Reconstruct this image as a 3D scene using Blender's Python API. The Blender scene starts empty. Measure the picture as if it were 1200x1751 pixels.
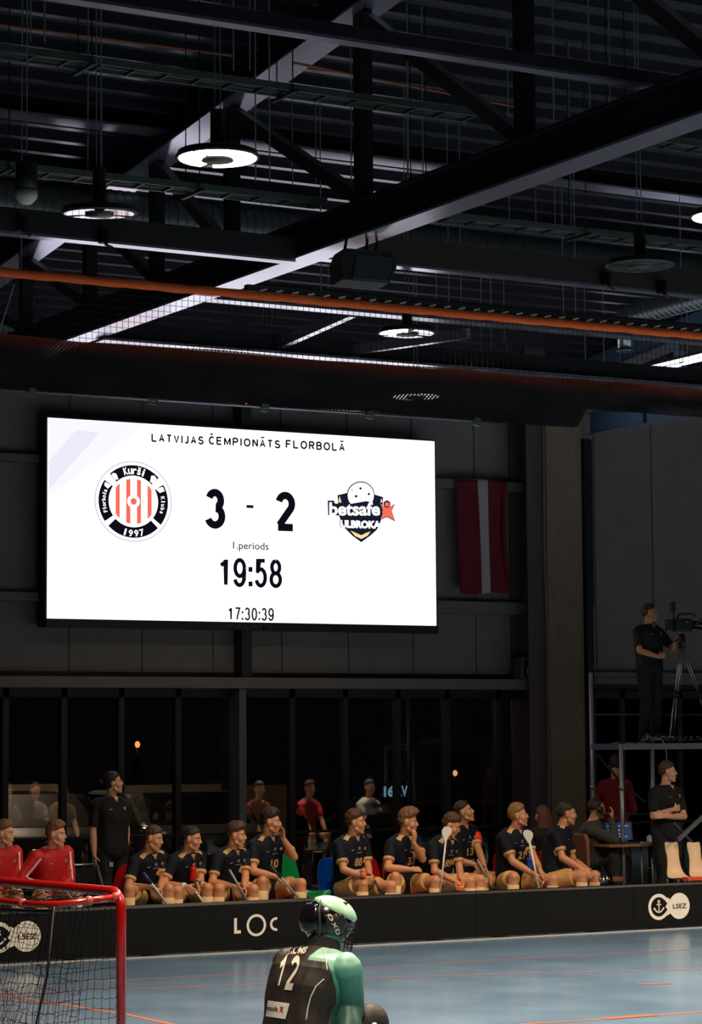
import bpy, bmesh, math, random
from math import sin, cos, pi, radians, sqrt, atan2
from mathutils import Vector as V, Matrix, Quaternion, noise
from mathutils.bvhtree import BVHTree
random.seed(7)
sc = bpy.context.scene
COL = sc.collection

# ------------------------------------------------------------------ camera
FPX = 4287.48
YAW, PITCH, ROLL = radians(29.639), radians(5.2037), radians(-0.4142)
CAMH = 2.05
Fv = V((sin(YAW)*cos(PITCH), cos(YAW)*cos(PITCH), sin(PITCH)))
R0 = V((cos(YAW), -sin(YAW), 0)); U0 = R0.cross(Fv)
Rv = R0*cos(ROLL) + U0*sin(ROLL); Uv = -R0*sin(ROLL) + U0*cos(ROLL)
cam = bpy.data.cameras.new('camera'); camo = bpy.data.objects.new('camera', cam); COL.objects.link(camo)
cam.sensor_fit = 'HORIZONTAL'; cam.sensor_width = 36.0; cam.lens = FPX*36.0/1200
cam.clip_start = 0.1; cam.clip_end = 300
m = Matrix((Rv, Uv, -Fv)).transposed().to_4x4(); m.translation = V((0, 0, CAMH)); camo.matrix_world = m
sc.camera = camo
sc.view_settings.view_transform = 'Standard'; sc.view_settings.look = 'None'
sc.view_settings.gamma = 1; sc.view_settings.use_curve_mapping = False
sc.view_settings.exposure = 0.12

# ------------------------------------------------------------------ world (night) and big lights
w = bpy.data.worlds.new('night'); sc.world = w; w.use_nodes = True
w.node_tree.nodes['Background'].inputs[0].default_value = (0.35, 0.32, 0.36, 1)
w.node_tree.nodes['Background'].inputs[1].default_value = 0.012

def area(name, loc, size, power, col, rot=(0, 0, 0), spread=180, sy=None):
    l = bpy.data.lights.new(name, 'AREA'); l.energy = power; l.color = col
    l.shape = 'RECTANGLE' if sy else 'DISK'; l.size = size
    if sy: l.size_y = sy
    l.spread = radians(spread)
    o = bpy.data.objects.new(name, l); COL.objects.link(o); o.location = loc; o.rotation_euler = rot
    return o
WARM = (1.0, 0.80, 0.58)
COOL = (1.0, 0.88, 0.75)
# the hall's high-bay lamps over the court (most hang outside the frame)
for i, (x, y, p) in enumerate([(3, 5, 90), (9, 5, 90), (16, 6, 120), (22, 8, 160),
                               (6, 10.5, 200), (12.5, 11, 240), (19, 12, 380),
                               (9, 15.2, 380), (14.5, 15.9, 520), (20.5, 15.8, 800), (25.5, 16.5, 500)]):
    area('court_lamp_light', (x, y, 5.5), 0.5, p, WARM, spread=135)

# ------------------------------------------------------------------ helpers
def ray(px, py): return Fv + Rv*((px-600)/FPX) - Uv*((py-875.5)/FPX)
def at(px, py, Y):
    v = ray(px, py); t = Y/v.y; return V((v.x*t, Y, CAMH + v.z*t))
def atz(px, py, z):
    v = ray(px, py); t = (z-CAMH)/v.z; return V((v.x*t, v.y*t, z))
def atx(px, py, x):
    v = ray(px, py); t = x/v.x; return V((x, v.y*t, CAMH + v.z*t))
def lin(h):
    h = h.lstrip('#'); o = []
    for i in (0, 2, 4):
        c = int(h[i:i+2], 16)/255
        o.append(c/12.92 if c <= .04045 else ((c+.055)/1.055)**2.4)
    return (*o, 1)
MATS = {}
def mat(name, col='#808080', rough=.6, metal=0, emit=None, es=1, bump=0, bscale=40, var=0, stretch=None, alpha=None, coat=0, spec=.5, sheen=0):
    if name in MATS: return MATS[name]
    m = bpy.data.materials.new(name); m.use_nodes = True; n = m.node_tree.nodes; L = m.node_tree.links
    b = n['Principled BSDF']; c = lin(col) if isinstance(col, str) else col
    b.inputs['Base Color'].default_value = c; b.inputs['Roughness'].default_value = rough
    b.inputs['Metallic'].default_value = metal; b.inputs['Specular IOR Level'].default_value = spec
    b.inputs['Coat Weight'].default_value = coat
    if sheen: b.inputs['Sheen Weight'].default_value = sheen
    if emit:
        b.inputs['Emission Color'].default_value = lin(emit); b.inputs['Emission Strength'].default_value = es
    if alpha is not None: b.inputs['Alpha'].default_value = alpha
    if bump or var:
        tc = n.new('ShaderNodeTexCoord'); mp = n.new('ShaderNodeMapping'); nz = n.new('ShaderNodeTexNoise')
        nz.inputs['Scale'].default_value = bscale; nz.inputs['Detail'].default_value = 4
        if stretch: mp.inputs['Scale'].default_value = stretch
        L.new(tc.outputs['Object'], mp.inputs[0]); L.new(mp.outputs[0], nz.inputs['Vector'])
        if bump:
            bp = n.new('ShaderNodeBump'); bp.inputs['Strength'].default_value = bump; bp.inputs['Distance'].default_value = .01
            L.new(nz.outputs[0], bp.inputs['Height']); L.new(bp.outputs[0], b.inputs['Normal'])
        if var:
            r = n.new('ShaderNodeValToRGB'); r.color_ramp.elements[0].position = .3; r.color_ramp.elements[1].position = .7
            r.color_ramp.elements[0].color = (*[x*(1-var) for x in c[:3]], 1); r.color_ramp.elements[1].color = (*[min(1, x*(1+var)) for x in c[:3]], 1)
            L.new(nz.outputs[0], r.inputs[0]); L.new(r.outputs[0], b.inputs['Base Color'])
    MATS[name] = m; return m

class MB:
    """collects shapes into one mesh"""
    def __init__(s): s.v = []; s.f = []; s.mi = []; s.k = 0
    def add(s, vs, fs):
        o = len(s.v); s.v += [V(x) for x in vs]; s.f += [[i+o for i in f] for f in fs]; s.mi += [s.k]*len(fs); return s
    def box(s, a, b):
        x0, y0, z0 = a; x1, y1, z1 = b
        return s.add([(x0,y0,z0),(x1,y0,z0),(x1,y1,z0),(x0,y1,z0),(x0,y0,z1),(x1,y0,z1),(x1,y1,z1),(x0,y1,z1)],
                     [(0,3,2,1),(4,5,6,7),(0,1,5,4),(1,2,6,5),(2,3,7,6),(3,0,4,7)])
    def bar(s, p, q, w, h, up=(0, 0, 1)):
        p = V(p); q = V(q); d = (q-p).normalized(); u = V(up)
        if abs(d.dot(u)) > .98: u = V((0, 1, 0))
        r = d.cross(u).normalized()*w/2; u = r.cross(d).normalized()*h/2
        vs = [p-r-u, p+r-u, p+r+u, p-r+u, q-r-u, q+r-u, q+r+u, q-r+u]
        return s.add(vs, [(0,3,2,1),(4,5,6,7),(0,1,5,4),(1,2,6,5),(2,3,7,6),(3,0,4,7)])
    def rings(s, R, cap=True):
        n = len(R[0]); vs = [p for r in R for p in r]; fs = []
        for i in range(len(R)-1):
            for j in range(n):
                k = (j+1) % n; fs.append((i*n+j, i*n+k, (i+1)*n+k, (i+1)*n+j))
        if cap: fs.append(tuple(range(n))[::-1]); fs.append(tuple((len(R)-1)*n+j for j in range(n)))
        return s.add(vs, fs)
    def tube(s, pts, r, seg=10, closed=False):
        pts = [V(p) for p in pts]; rr = r if isinstance(r, (list, tuple)) else [r]*len(pts)
        R = []; t0 = (pts[1]-pts[0]).normalized(); u = V((0, 0, 1)) if abs(t0.z) < .9 else V((1, 0, 0))
        a = t0.cross(u).normalized()
        for i, p in enumerate(pts):
            if closed: t = (pts[(i+1) % len(pts)]-pts[i-1])
            else: t = pts[min(i+1, len(pts)-1)]-pts[max(i-1, 0)]
            t.normalize(); a = (a - t*a.dot(t)).normalized(); b = t.cross(a)
            R.append([p+(a*cos(2*pi*j/seg)+b*sin(2*pi*j/seg))*rr[i] for j in range(seg)])
        if closed: R.append(R[0]); return s.rings(R, False)
        return s.rings(R)
    def cap(s, p, q, r0, r1, seg=14, flat=False):
        """tapered limb with rounded ends"""
        p = V(p); q = V(q); d = q-p; L = d.length
        if L < 1e-6: return s.ell(p, (r0, r0, r0))
        d /= L; a = d.cross(V((0, 0, 1)) if abs(d.z) < .9 else V((1, 0, 0))).normalized(); b = d.cross(a); R = []
        def ring(c, r): R.append([c+(a*cos(2*pi*j/seg)+b*sin(2*pi*j/seg))*r for j in range(seg)])
        if not flat:
            for t in (85, 60, 30): ring(p-d*r0*sin(radians(t)), r0*cos(radians(t)))
        ring(p, r0); ring(p+d*L*.5, (r0+r1)/2); ring(q, r1)
        if not flat:
            for t in (30, 60, 85): ring(q+d*r1*sin(radians(t)), r1*cos(radians(t)))
        return s.rings(R)
    def ell(s, c, r, rot=None, nu=18, nv=12):
        c = V(c); R = []
        for i in range(1, nv):
            t = -pi/2+pi*i/nv; R.append([V((cos(t)*cos(2*pi*j/nu)*r[0], cos(t)*sin(2*pi*j/nu)*r[1], sin(t)*r[2])) for j in range(nu)])
        if rot is not None: R = [[rot @ p for p in q] for q in R]
        return s.rings([[c+p for p in q] for q in R])
    def prism(s, pts, a, b, axis='y'):
        """2D outline (u,v) extruded from a to b along an axis"""
        n = len(pts)
        def mk(u, v, t): return {'y': (u, t, v), 'x': (t, u, v), 'z': (u, v, t)}[axis]
        return s.add([mk(u, v, a) for u, v in pts]+[mk(u, v, b) for u, v in pts],
                     [tuple(range(n))[::-1], tuple(range(n, 2*n))]+[(i, (i+1) % n, n+(i+1) % n, n+i) for i in range(n)])
    def build(s, name, m, parent=None, smooth=False, bevel=0, tf=None, **tags):
        me = bpy.data.meshes.new(name)
        vs = [tf @ p for p in s.v] if tf is not None else s.v
        me.from_pydata([tuple(p) for p in vs], [], s.f)
        ms = m if isinstance(m, (list, tuple)) else [m]
        for x in ms: me.materials.append(x)
        if len(ms) > 1: me.polygons.foreach_set('material_index', s.mi)
        bm = bmesh.new(); bm.from_mesh(me); bmesh.ops.recalc_face_normals(bm, faces=bm.faces); bm.to_mesh(me); bm.free()
        if smooth: me.polygons.foreach_set('use_smooth', [True]*len(me.polygons))
        o = bpy.data.objects.new(name, me); COL.objects.link(o)
        if parent is not None: o.parent = parent
        if bevel:
            md = o.modifiers.new('bevel', 'BEVEL'); md.width = bevel; md.segments = 2; md.limit_method = 'ANGLE'
        for k, v in tags.items(): o[k] = v
        return o

def empty(name, loc=(0, 0, 0), rz=0, label=None, cat=None, group=None, kind=None):
    o = bpy.data.objects.new(name, None); COL.objects.link(o); o.location = loc; o.rotation_euler = (0, 0, rz)
    o.empty_display_size = .1
    return tag(o, label, cat, group, kind)
def tag(o, label=None, cat=None, group=None, kind=None):
    if label: o['label'] = label
    if cat: o['category'] = cat
    if group: o['group'] = group
    if kind: o['kind'] = kind
    return o
def struct(mb, name, m, label=None, **k):
    o = mb.build(name, m, **k); o['kind'] = 'structure'
    if label: o['label'] = label
    return o
def copy_tree(o, parent=None):
    c = o.copy(); COL.objects.link(c); c.parent = parent
    for ch in [x for x in KIDS.get(o.name, [])]: copy_tree(bpy.data.objects[ch], c)
    return c
KIDS = {}
def note(root):
    for ch in [o for o in bpy.data.objects if o.parent == root]:
        KIDS.setdefault(root.name, []).append(ch.name); note(ch)

def evaluate(o):
    dg = bpy.context.evaluated_depsgraph_get(); dg.update()
    me = bpy.data.meshes.new_from_object(o.evaluated_get(dg)); return me
def remesh(mb, name, m, parent, vox=.008, smooth=4, fn=None, disp=0, dscale=14, **tags):
    """weld the collected shapes into one continuous surface"""
    t = mb.build('tmp', MATS['skin'] if 'skin' in MATS else m, None)
    r = t.modifiers.new('r', 'REMESH'); r.mode = 'VOXEL'; r.voxel_size = vox
    if smooth: q = t.modifiers.new('s', 'SMOOTH'); q.factor = .5; q.iterations = smooth
    me = evaluate(t); bpy.data.objects.remove(t); me.name = name; me.materials.clear()
    if disp:
        me.update(); nv = len(me.vertices); co = [0.0]*(3*nv); no = [0.0]*(3*nv)
        me.vertices.foreach_get('co', co); me.vertex_normals.foreach_get('vector', no)
        for i in range(0, 3*nv, 3):
            d = (noise.noise(V((co[i]*dscale, co[i+1]*dscale, co[i+2]*dscale*.6)))+.3)*disp
            co[i] += no[i]*d; co[i+1] += no[i+1]*d; co[i+2] += no[i+2]*d
        me.vertices.foreach_set('co', co)
    ms = m if isinstance(m, (list, tuple)) else [m]
    for x in ms: me.materials.append(x)
    if fn: me.polygons.foreach_set('material_index', [fn(p.center, p.normal) for p in me.polygons])
    else: me.polygons.foreach_set('material_index', [0]*len(me.polygons))
    me.polygons.foreach_set('use_smooth', [True]*len(me.polygons)); me.update()
    o = bpy.data.objects.new(name, me); COL.objects.link(o); o.parent = parent
    for k, v in tags.items(): o[k] = v
    return o

def text_mb(s, bold=0, ext=0.0, sub=0):
    """text as verts/faces normalised so that bbox = [0,1]x[0,1]; returns (verts2d, faces, aspect)"""
    cu = bpy.data.curves.new('t', 'FONT'); cu.body = s; cu.offset = bold; cu.resolution_u = 4
    o = bpy.data.objects.new('t', cu); COL.objects.link(o)
    me = evaluate(o); bpy.data.objects.remove(o)
    bm = bmesh.new(); bm.from_mesh(me); bmesh.ops.triangulate(bm, faces=bm.faces)
    bmesh.ops.remove_doubles(bm, verts=bm.verts, dist=1e-5)
    for _ in range(sub): bmesh.ops.subdivide_edges(bm, edges=[e for e in bm.edges if e.calc_length() > .12], cuts=1)
    vs = [v.co.copy() for v in bm.verts]
    bm.verts.index_update(); fs = [[v.index for v in f.verts] for f in bm.faces]; bm.free(); bpy.data.meshes.remove(me)
    x0 = min(v.x for v in vs); x1 = max(v.x for v in vs); y0 = min(v.y for v in vs); y1 = max(v.y for v in vs)
    return [((v.x-x0)/(x1-x0), (v.y-y0)/(y1-y0)) for v in vs], fs, (x1-x0)/(y1-y0)
def text_quad(name, s, m, parent, tl, tr, bl, bold=0.01, **tags):
    """flat lettering filling the parallelogram tl-tr-bl (world points)"""
    vs, fs, a = text_mb(s, bold); tl = V(tl); tr = V(tr); bl = V(bl); mb = MB()
    mb.add([bl+(tr-tl)*u+(tl-bl)*v for u, v in vs], fs)
    return mb.build(name, m, parent, **tags)

# ------------------------------------------------------------------ materials
mat('skin', '#cf9068', .5, bump=.15, bscale=60, var=.06)
mat('skin_pale', '#dba180', .5, bump=.15, bscale=60, var=.06)
mat('steel_dark', '#1a1b1f', .45, 0, bump=.1, bscale=8)
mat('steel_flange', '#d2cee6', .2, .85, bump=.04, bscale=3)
mat('galv', '#78827e', .4, .7, bump=.1, bscale=20)
mat('galv_dark', '#3a403e', .45, .6, bump=.1, bscale=20)
mat('deck', '#605f6c', .24, .75, bump=.04, bscale=4)
mat('duct', '#5c5f60', .42, .5, bump=.1, bscale=10)
mat('black', '#0b0b0c', .5)
mat('blackgloss', '#08080a', .18, coat=.5)
mat('rubber', '#111112', .8)
mat('chrome', '#b8b8bd', .18, 1)
mat('white', '#e6e2da', .5)
mat('whitegloss', '#e8e4dc', .25)
mat('orange_rope', '#ff6420', .75, bump=.8, bscale=30, var=.25, stretch=(1, 4, 4))
mat('wood', '#8a6040', .5, bump=.1, bscale=10, var=.2, stretch=(1, 12, 12))
# ------------------------------------------------------------------ structure: floor, walls, roof
YW = 26.6
def wx(px, y=1300, Y=None): return at(px, y, Y or YW).x
def floor_material():
    m = bpy.data.materials.new('sports_floor'); m.use_nodes = True; n = m.node_tree.nodes; L = m.node_tree.links
    b = n['Principled BSDF']; tc = n.new('ShaderNodeTexCoord')
    nz = n.new('ShaderNodeTexNoise'); nz.inputs['Scale'].default_value = 1.1; nz.inputs['Detail'].default_value = 8
    r = n.new('ShaderNodeValToRGB'); r.color_ramp.elements[0].position = .35; r.color_ramp.elements[1].position = .7
    r.color_ramp.elements[0].color = lin('#566f88'); r.color_ramp.elements[1].color = lin('#637e98')
    L.new(tc.outputs['Object'], nz.inputs['Vector']); L.new(nz.outputs[0], r.inputs[0])
    # scuffs: thin pale scratches
    mp = n.new('ShaderNodeMapping'); mp.inputs['Scale'].default_value = (1.2, 7, 1); mp.inputs['Rotation'].default_value = (0, 0, .5)
    n2 = n.new('ShaderNodeTexNoise'); n2.inputs['Scale'].default_value = 2.2; n2.inputs['Detail'].default_value = 10; n2.inputs['Roughness'].default_value = .75
    r2 = n.new('ShaderNodeValToRGB'); r2.color_ramp.elements[0].position = .66; r2.color_ramp.elements[1].position = .78
    r2.color_ramp.elements[1].color = (.5, .5, .5, 1)
    L.new(tc.outputs['Object'], mp.inputs[0]); L.new(mp.outputs[0], n2.inputs['Vector']); L.new(n2.outputs[0], r2.inputs[0])
    mx = n.new('ShaderNodeMix'); mx.data_type = 'RGBA'; L.new(r2.outputs[0], mx.inputs[0]); L.new(r.outputs[0], mx.inputs[6])
    mx.inputs[7].default_value = lin('#7f929c'); L.new(mx.outputs[2], b.inputs['Base Color'])
    b.inputs['Roughness'].default_value = .3; b.inputs['Specular IOR Level'].default_value = .5
    rr = n.new('ShaderNodeMapRange'); rr.inputs[3].default_value = .17; rr.inputs[4].default_value = .26
    L.new(nz.outputs[0], rr.inputs[0]); L.new(rr.outputs[0], b.inputs['Roughness'])
    n3 = n.new('ShaderNodeTexNoise'); n3.inputs['Scale'].default_value = 5; bp = n.new('ShaderNodeBump'); bp.inputs['Strength'].default_value = .015
    L.new(tc.outputs['Object'], n3.inputs['Vector']); L.new(n3.outputs[0], bp.inputs['Height']); L.new(bp.outputs[0], b.inputs['Normal'])
    return m
struct(MB().box((-8, -10, -.2), (40, YW+.2, 0)), 'floor', floor_material(), 'blue-grey glossy sports floor')
# court lines: long painted strips (each its own thing lying on the floor)
def fl(px, py): return atz(px, py, 0)
def line(px, width, m, label, z=.002):
    pts = [fl(*p) for p in px]; vs = []; fs = []
    for i, p in enumerate(pts):
        t = (pts[min(i+1, len(pts)-1)]-pts[max(i-1, 0)]).normalized(); nrm = V((-t.y, t.x, 0))*width/2
        vs += [p+nrm+V((0, 0, z)), p-nrm+V((0, 0, z))]
    for i in range(len(pts)-1): fs.append((2*i, 2*i+1, 2*i+3, 2*i+2))
    mb = MB().add(vs, fs); o = mb.build('trim_1', m); o['kind'] = 'structure'; o['label'] = label
mred = mat('line_red', '#b06a6c', .35); mor = mat('line_orange', '#b8623a', .35)
line([(-60, 1693), (217, 1676), (420, 1666), (600, 1657), (900, 1639), (1260, 1620)], .035, mred, 'thin red court line nearest the boards')
line([(-60, 1702), (217, 1692), (420, 1684), (610, 1673), (950, 1663), (1260, 1656)], .035, mred, 'thin red court line second from the boards')
line([(-60, 1692), (0, 1702), (140, 1723), (217, 1735), (300, 1753), (380, 1768)], .05, mor, 'orange court line running behind the goal')
line([(640, 1770), (900, 1751), (1030, 1743), (1250, 1727)], .04, mor, 'orange court line at the right')
line([(1035, 1742.5), (1120, 1736)], .10, mor, 'broad orange mark on the court line', .004)
line([(1090, 1683.5), (1150, 1682)], .05, mor, 'short orange tick on the floor', .003)

wallm = mat('cladding', '#7a7471', .75, bump=.05, bscale=4, var=.06)
claddark = mat('ledge', '#6c6764', .6)
# upper wall with panel seams
mb = MB(); zl, zh = 2.86, 9.2
seam = [wx(p) for p in (20, 120, 220, 320, 420, 510, 600, 690, 780, 870)]
mb.box((-8, YW, zl), (40, YW+.25, zh))
struct(mb, 'wall_back', wallm, 'dark panelled upper wall')
mb = MB()
x = -7.0
while x < 39:
    mb.box((x, YW-.012, zl), (x+.012, YW, zh)); x += .92
o = mb.build('trim_2', mat('seam', '#5c5858', .8)); o['kind'] = 'structure'; o['label'] = 'thin panel seams of the upper wall'
for z, a, b in ((4.95, 900, 780),):
    pass
struct(MB().box((-8, -10.2, 0), (40, -10, 9.2)), 'wall_front', mat('wall_dim', '#2c2b2a', .8))
struct(MB().box((-8.2, -10, 0), (-8, YW, 9.2)), 'wall_left', MATS['wall_dim'])
struct(MB().box((40, -10, 0), (40.2, YW+.2, 9.2)), 'wall_right', MATS['wall_dim'])
# ledge above the windows
zt = at(400, 1158, YW-.3).z; zb = at(400, 1177, YW-.3).z
struct(MB().box((wx(-80), YW-.3, zb), (wx(930, Y=YW-.3), YW, zt)), 'trim_3', claddark, 'long grey ledge above the windows', bevel=.01)
struct(MB().box((wx(1012, Y=YW-.1), YW-.12, at(1100, 1170, YW-.1).z), (wx(1290), YW, at(1100, 1150, YW-.1).z)), 'trim_4', claddark, 'grey ledge above the right windows')
# rails (girts) on the wall
def rail(px0, px1, py, h, lab, i):
    a = at((px0+px1)/2, py, YW-.12); struct(MB().box((wx(px0), YW-.14, a.z-h), (wx(px1), YW, a.z)), 'trim_%d' % i, claddark, lab)
rail(-60, 82, 775, .09, 'horizontal rail left of the scoreboard', 5)
rail(740, 905, 822, .12, 'horizontal rail behind the flag', 6)
rail(740, 910, 1029, .15, 'horizontal rail below the flag', 7)
rail(-60, 82, 1012, .10, 'lower horizontal rail left of the scoreboard', 8)
rail(1012, 1300, 1160, .05, 'thin rail on the right wall', 9)
# short dark column above ledge and grey column below
struct(MB().box((wx(400), YW-.22, zt), (wx(417), YW, 9)), 'trim_10', mat('purple_steel', '#26242b', .5), 'dark steel post behind the scoreboard')
struct(MB().box((wx(406, Y=YW-.2), YW-.25, 0), (wx(418, Y=YW-.2), YW, zb)), 'trim_11', mat('post_grey', '#57575c', .55), 'grey window post')
# conduit on the column
# H column and concrete column
h = MB(); xa, xb = wx(905, Y=YW-.4), wx(940, Y=YW-.4)
h.box((xa, YW-.42, 0), (xb, YW-.40, 8.5)).box((xa, YW-.02, 0), (xb, YW, 8.5)).box(((xa+xb)/2-.01, YW-.4, 0), ((xa+xb)/2+.01, YW-.02, 8.5))
struct(h, 'trim_12', mat('col_brown', '#54464a', .6), 'dark steel H column')
conc = mat('concrete', '#7c6c5c', .85, bump=.3, bscale=9, var=.12)
x0, x1 = wx(941, Y=YW-.5), wx(1002, Y=YW-.5)
struct(MB().box((x0, YW-.5, 0), (x1, YW, at(960, 715, YW-.5).z+.5)), 'trim_13', conc, 'concrete column', bevel=.01)
cd = MB(); cxx = wx(938, Y=YW-.55); cd.tube([(cxx, YW-.55, .2), (cxx+.01, YW-.55, 3), (cxx-.02, YW-.55, 4.5), (cxx, YW-.55, 7)], .012)
tag(cd.build('conduit', mat('conduit', '#6a625c', .4)), 'thin pale vertical cable along the concrete column', 'cable')
# black steel post right of the concrete column
xs = x1+.005
pst = MB().box((xs, YW-.56, 0), (xs+.10, YW-.2, 5.85))
struct(pst, 'trim_14', mat('post_black', '#0c0c10', .5), 'black steel post at the right of the concrete column')
struct(MB().box((xs+.10, YW-.5, at(1010, 1038, YW-.4).z), (xs+.16, YW-.3, 5.85)), 'trim_15', mat('post_blue', '#0e1420', .5), 'dark blue upper cover of the black post')

# windows -----------------------------------------------------------
def glass_mat():
    m = bpy.data.materials.new('window_glass'); m.use_nodes = True; n = m.node_tree.nodes; L = m.node_tree.links
    n.remove(n['Principled BSDF']); out = n['Material Output']
    g = n.new('ShaderNodeBsdfGlossy'); g.inputs['Roughness'].default_value = .015
    t = n.new('ShaderNodeBsdfTransparent'); t.inputs['Color'].default_value = (.55, .55, .55, 1)
    f = n.new('ShaderNodeFresnel'); f.inputs['IOR'].default_value = 1.75
    mx = n.new('ShaderNodeMixShader'); L.new(f.outputs[0], mx.inputs[0]); L.new(t.outputs[0], mx.inputs[1]); L.new(g.outputs[0], mx.inputs[2])
    L.new(mx.outputs[0], out.inputs['Surface']); return m
GL = glass_mat(); frm = mat('window_frame', '#18181b', .45)
edges = [-80, 7, 107, 205, 302, 406, 497, 588, 678, 762, 850, 932]
edges_r = [1012, 1062, 1112, 1160, 1212, 1270]
n = 0
for E in (edges, edges_r):
    for a, b in zip(E, E[1:]):
        n += 1; x0 = wx(a); x1 = wx(b); ztop = zb
        root = empty('window_%d' % n, ((x0+x1)/2, YW, 0), kind='structure'); root['label'] = 'tall dark window pane in the glazed wall'
        hw = (x1-x0)/2; fr = MB()
        fr.box((-hw, -.05, .02), (-hw+.035, .05, ztop)).box((hw-.035, -.05, .02), (hw, .05, ztop))
        fr.box((-hw, -.05, ztop-.1), (hw, .05, ztop)).box((-hw, -.05, .02), (hw, .05, .12))
        fr.box((-hw, -.03, .95), (hw, .03, .98))
        fr.build('window_frame', frm, root)
        MB().box((-hw+.03, -.006, .1), (hw-.03, .006, ztop-.08)).build('window_pane', GL, root)
        struct(MB().box((x0-.001, YW, 0), (x1+.001, YW+.1, .02)), 'trim_16', frm)
# solid wall between the window bays (behind the columns)
struct(MB().box((wx(932), YW, 0), (wx(1012), YW+.2, zl)), 'wall_pier', wallm)
struct(MB().box((-8, YW, 0), (wx(-80), YW+.2, zl)), 'wall_back_left', wallm)
struct(MB().box((wx(1270), YW, 0), (40, YW+.2, zl)), 'wall_back_right', wallm)
struct(MB().box((wx(-80), YW, zb), (wx(932), YW+.2, zl)), 'trim_17', frm)
struct(MB().box((wx(1012), YW, zb), (wx(1270), YW+.2, zl)), 'trim_17', frm)

# roof deck: trapezoidal steel sheet, ribs along X, falling towards the back wall
def roofz(y): return 7.98-.11*(y-16.5)
mb = MB(); per = .34; y = -10.0; prof = []
while y < YW:
    for dy, dz in ((0, .09), (.195, .09), (.20, 0), (.265, 0), (.27, .09)):
        prof.append((y+dy, roofz(y+dy)+dz))
    y += per
vs = []; fs = []
for (yy, zz) in prof: vs += [(-8, yy, zz), (40, yy, zz)]
for i in range(len(prof)-1): fs.append((2*i, 2*i+1, 2*i+3, 2*i+2))
# top skin to give the sheet depth
b0 = len(vs); vs += [(-8, -10, roofz(-10)+.3), (40, -10, roofz(-10)+.3), (-8, YW+.2, roofz(YW)+.3), (40, YW+.2, roofz(YW)+.3)]
fs.append((b0, b0+1, b0+3, b0+2))
mb.add(vs, fs); struct(mb, 'ceiling', MATS['deck'], 'corrugated steel roof deck')
# orange cable runs under the deck
for pts, lab in (((( -40, 38), (0, 42), (400, 95)), 'thin orange pipe under the roof deck at the upper left'), (((500, 107), (885, 183)), 'thin orange pipe under the roof deck beside the truss')):
    P = [atz(px, py, 7.45) for px, py in pts]
    tag(MB().tube(P, .012).build('pipe', mat('orange_pipe', '#8a3c1c', .5)), lab, 'pipe')

# ------------------------------------------------------------------ roof truss
def Hbeam(mb_web, mb_fl, p, q, w, h, t=.02):
    """I section between p and q (p,q on the bottom centre line); flanges w wide, total depth h"""
    p = V(p); q = V(q); up = V((0, 0, h))
    mb_fl.bar(p+V((0, 0, t/2)), q+V((0, 0, t/2)), w, t)
    mb_fl.bar(p+up-V((0, 0, t/2)), q+up-V((0, 0, t/2)), w, t)
    mb_web.bar(p+up/2, q+up/2, .015, h-2*t)
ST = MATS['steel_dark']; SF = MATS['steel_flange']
def truss(X, label, y0, y1, verts, web=ST, fl_=SF):
    root = empty('roof_truss', (X, (y0+y1)/2, 5.9), 0, label, 'roof truss'); inv = Matrix.Translation(-root.location)
    a, b = MB(), MB()
    b.bar((X, y0, 5.91), (X, y1, 5.91), .24, .02); b.build('bottom_flange', fl_, root, tf=inv)
    a.bar((X, y0, 6.045), (X, y1, 6.045), .16, .25).bar((X, y0, 6.18), (X, y1, 6.18), .24, .02); a.build('bottom_chord', web, root, tf=inv)
    tz = lambda y: 7.69-.11*(y-16.5)
    c = MB(); c.bar((X, y0, tz(y0)+.01), (X, y1, tz(y1)+.01), .30, .02); c.build('top_flange', fl_, root, tf=inv)
    c = MB(); c.bar((X, y0, tz(y0)+.14), (X, y1, tz(y1)+.14), .2, .24); c.build('top_chord', web, root, tf=inv)
    for i, y in enumerate(verts):
        MB().bar((X, y, 6.19), (X, y, tz(y)), .11, .11, (0, 1, 0)).build('vertical_post', web, root, tf=inv)
        if i:
            yp = verts[i-1]
            MB().bar((X, yp+.08, 6.25), (X, y-.04, tz(y)-.03), .09, .10).build('diagonal_brace', mat('brace', '#3a3531', .5), root, tf=inv)
    return root
truss(9.55, 'large dark roof truss crossing the frame with pale underside', 6, YW-.1, [7.6, 9.8, 12.05, 14.3, 16.55, 18.8, 20.3, 21.8, 23.4, 25.0])
blue = mat('steel_blue', '#4d6c88', .45, bump=.05, bscale=6)
truss(18.45, 'blue steel roof truss at the right above the concrete column', 15.0, YW-.5, [15.5, 17.6, 19.8, 22.0, 24.3], blue, SF)
tag(MB().box((18.34, 24.9, 5.93), (18.56, 24.93, 6.17)).build('stiffener_plate', MATS['steel_dark']), 'dark stiffener plate on the blue beam', 'plate')

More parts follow.
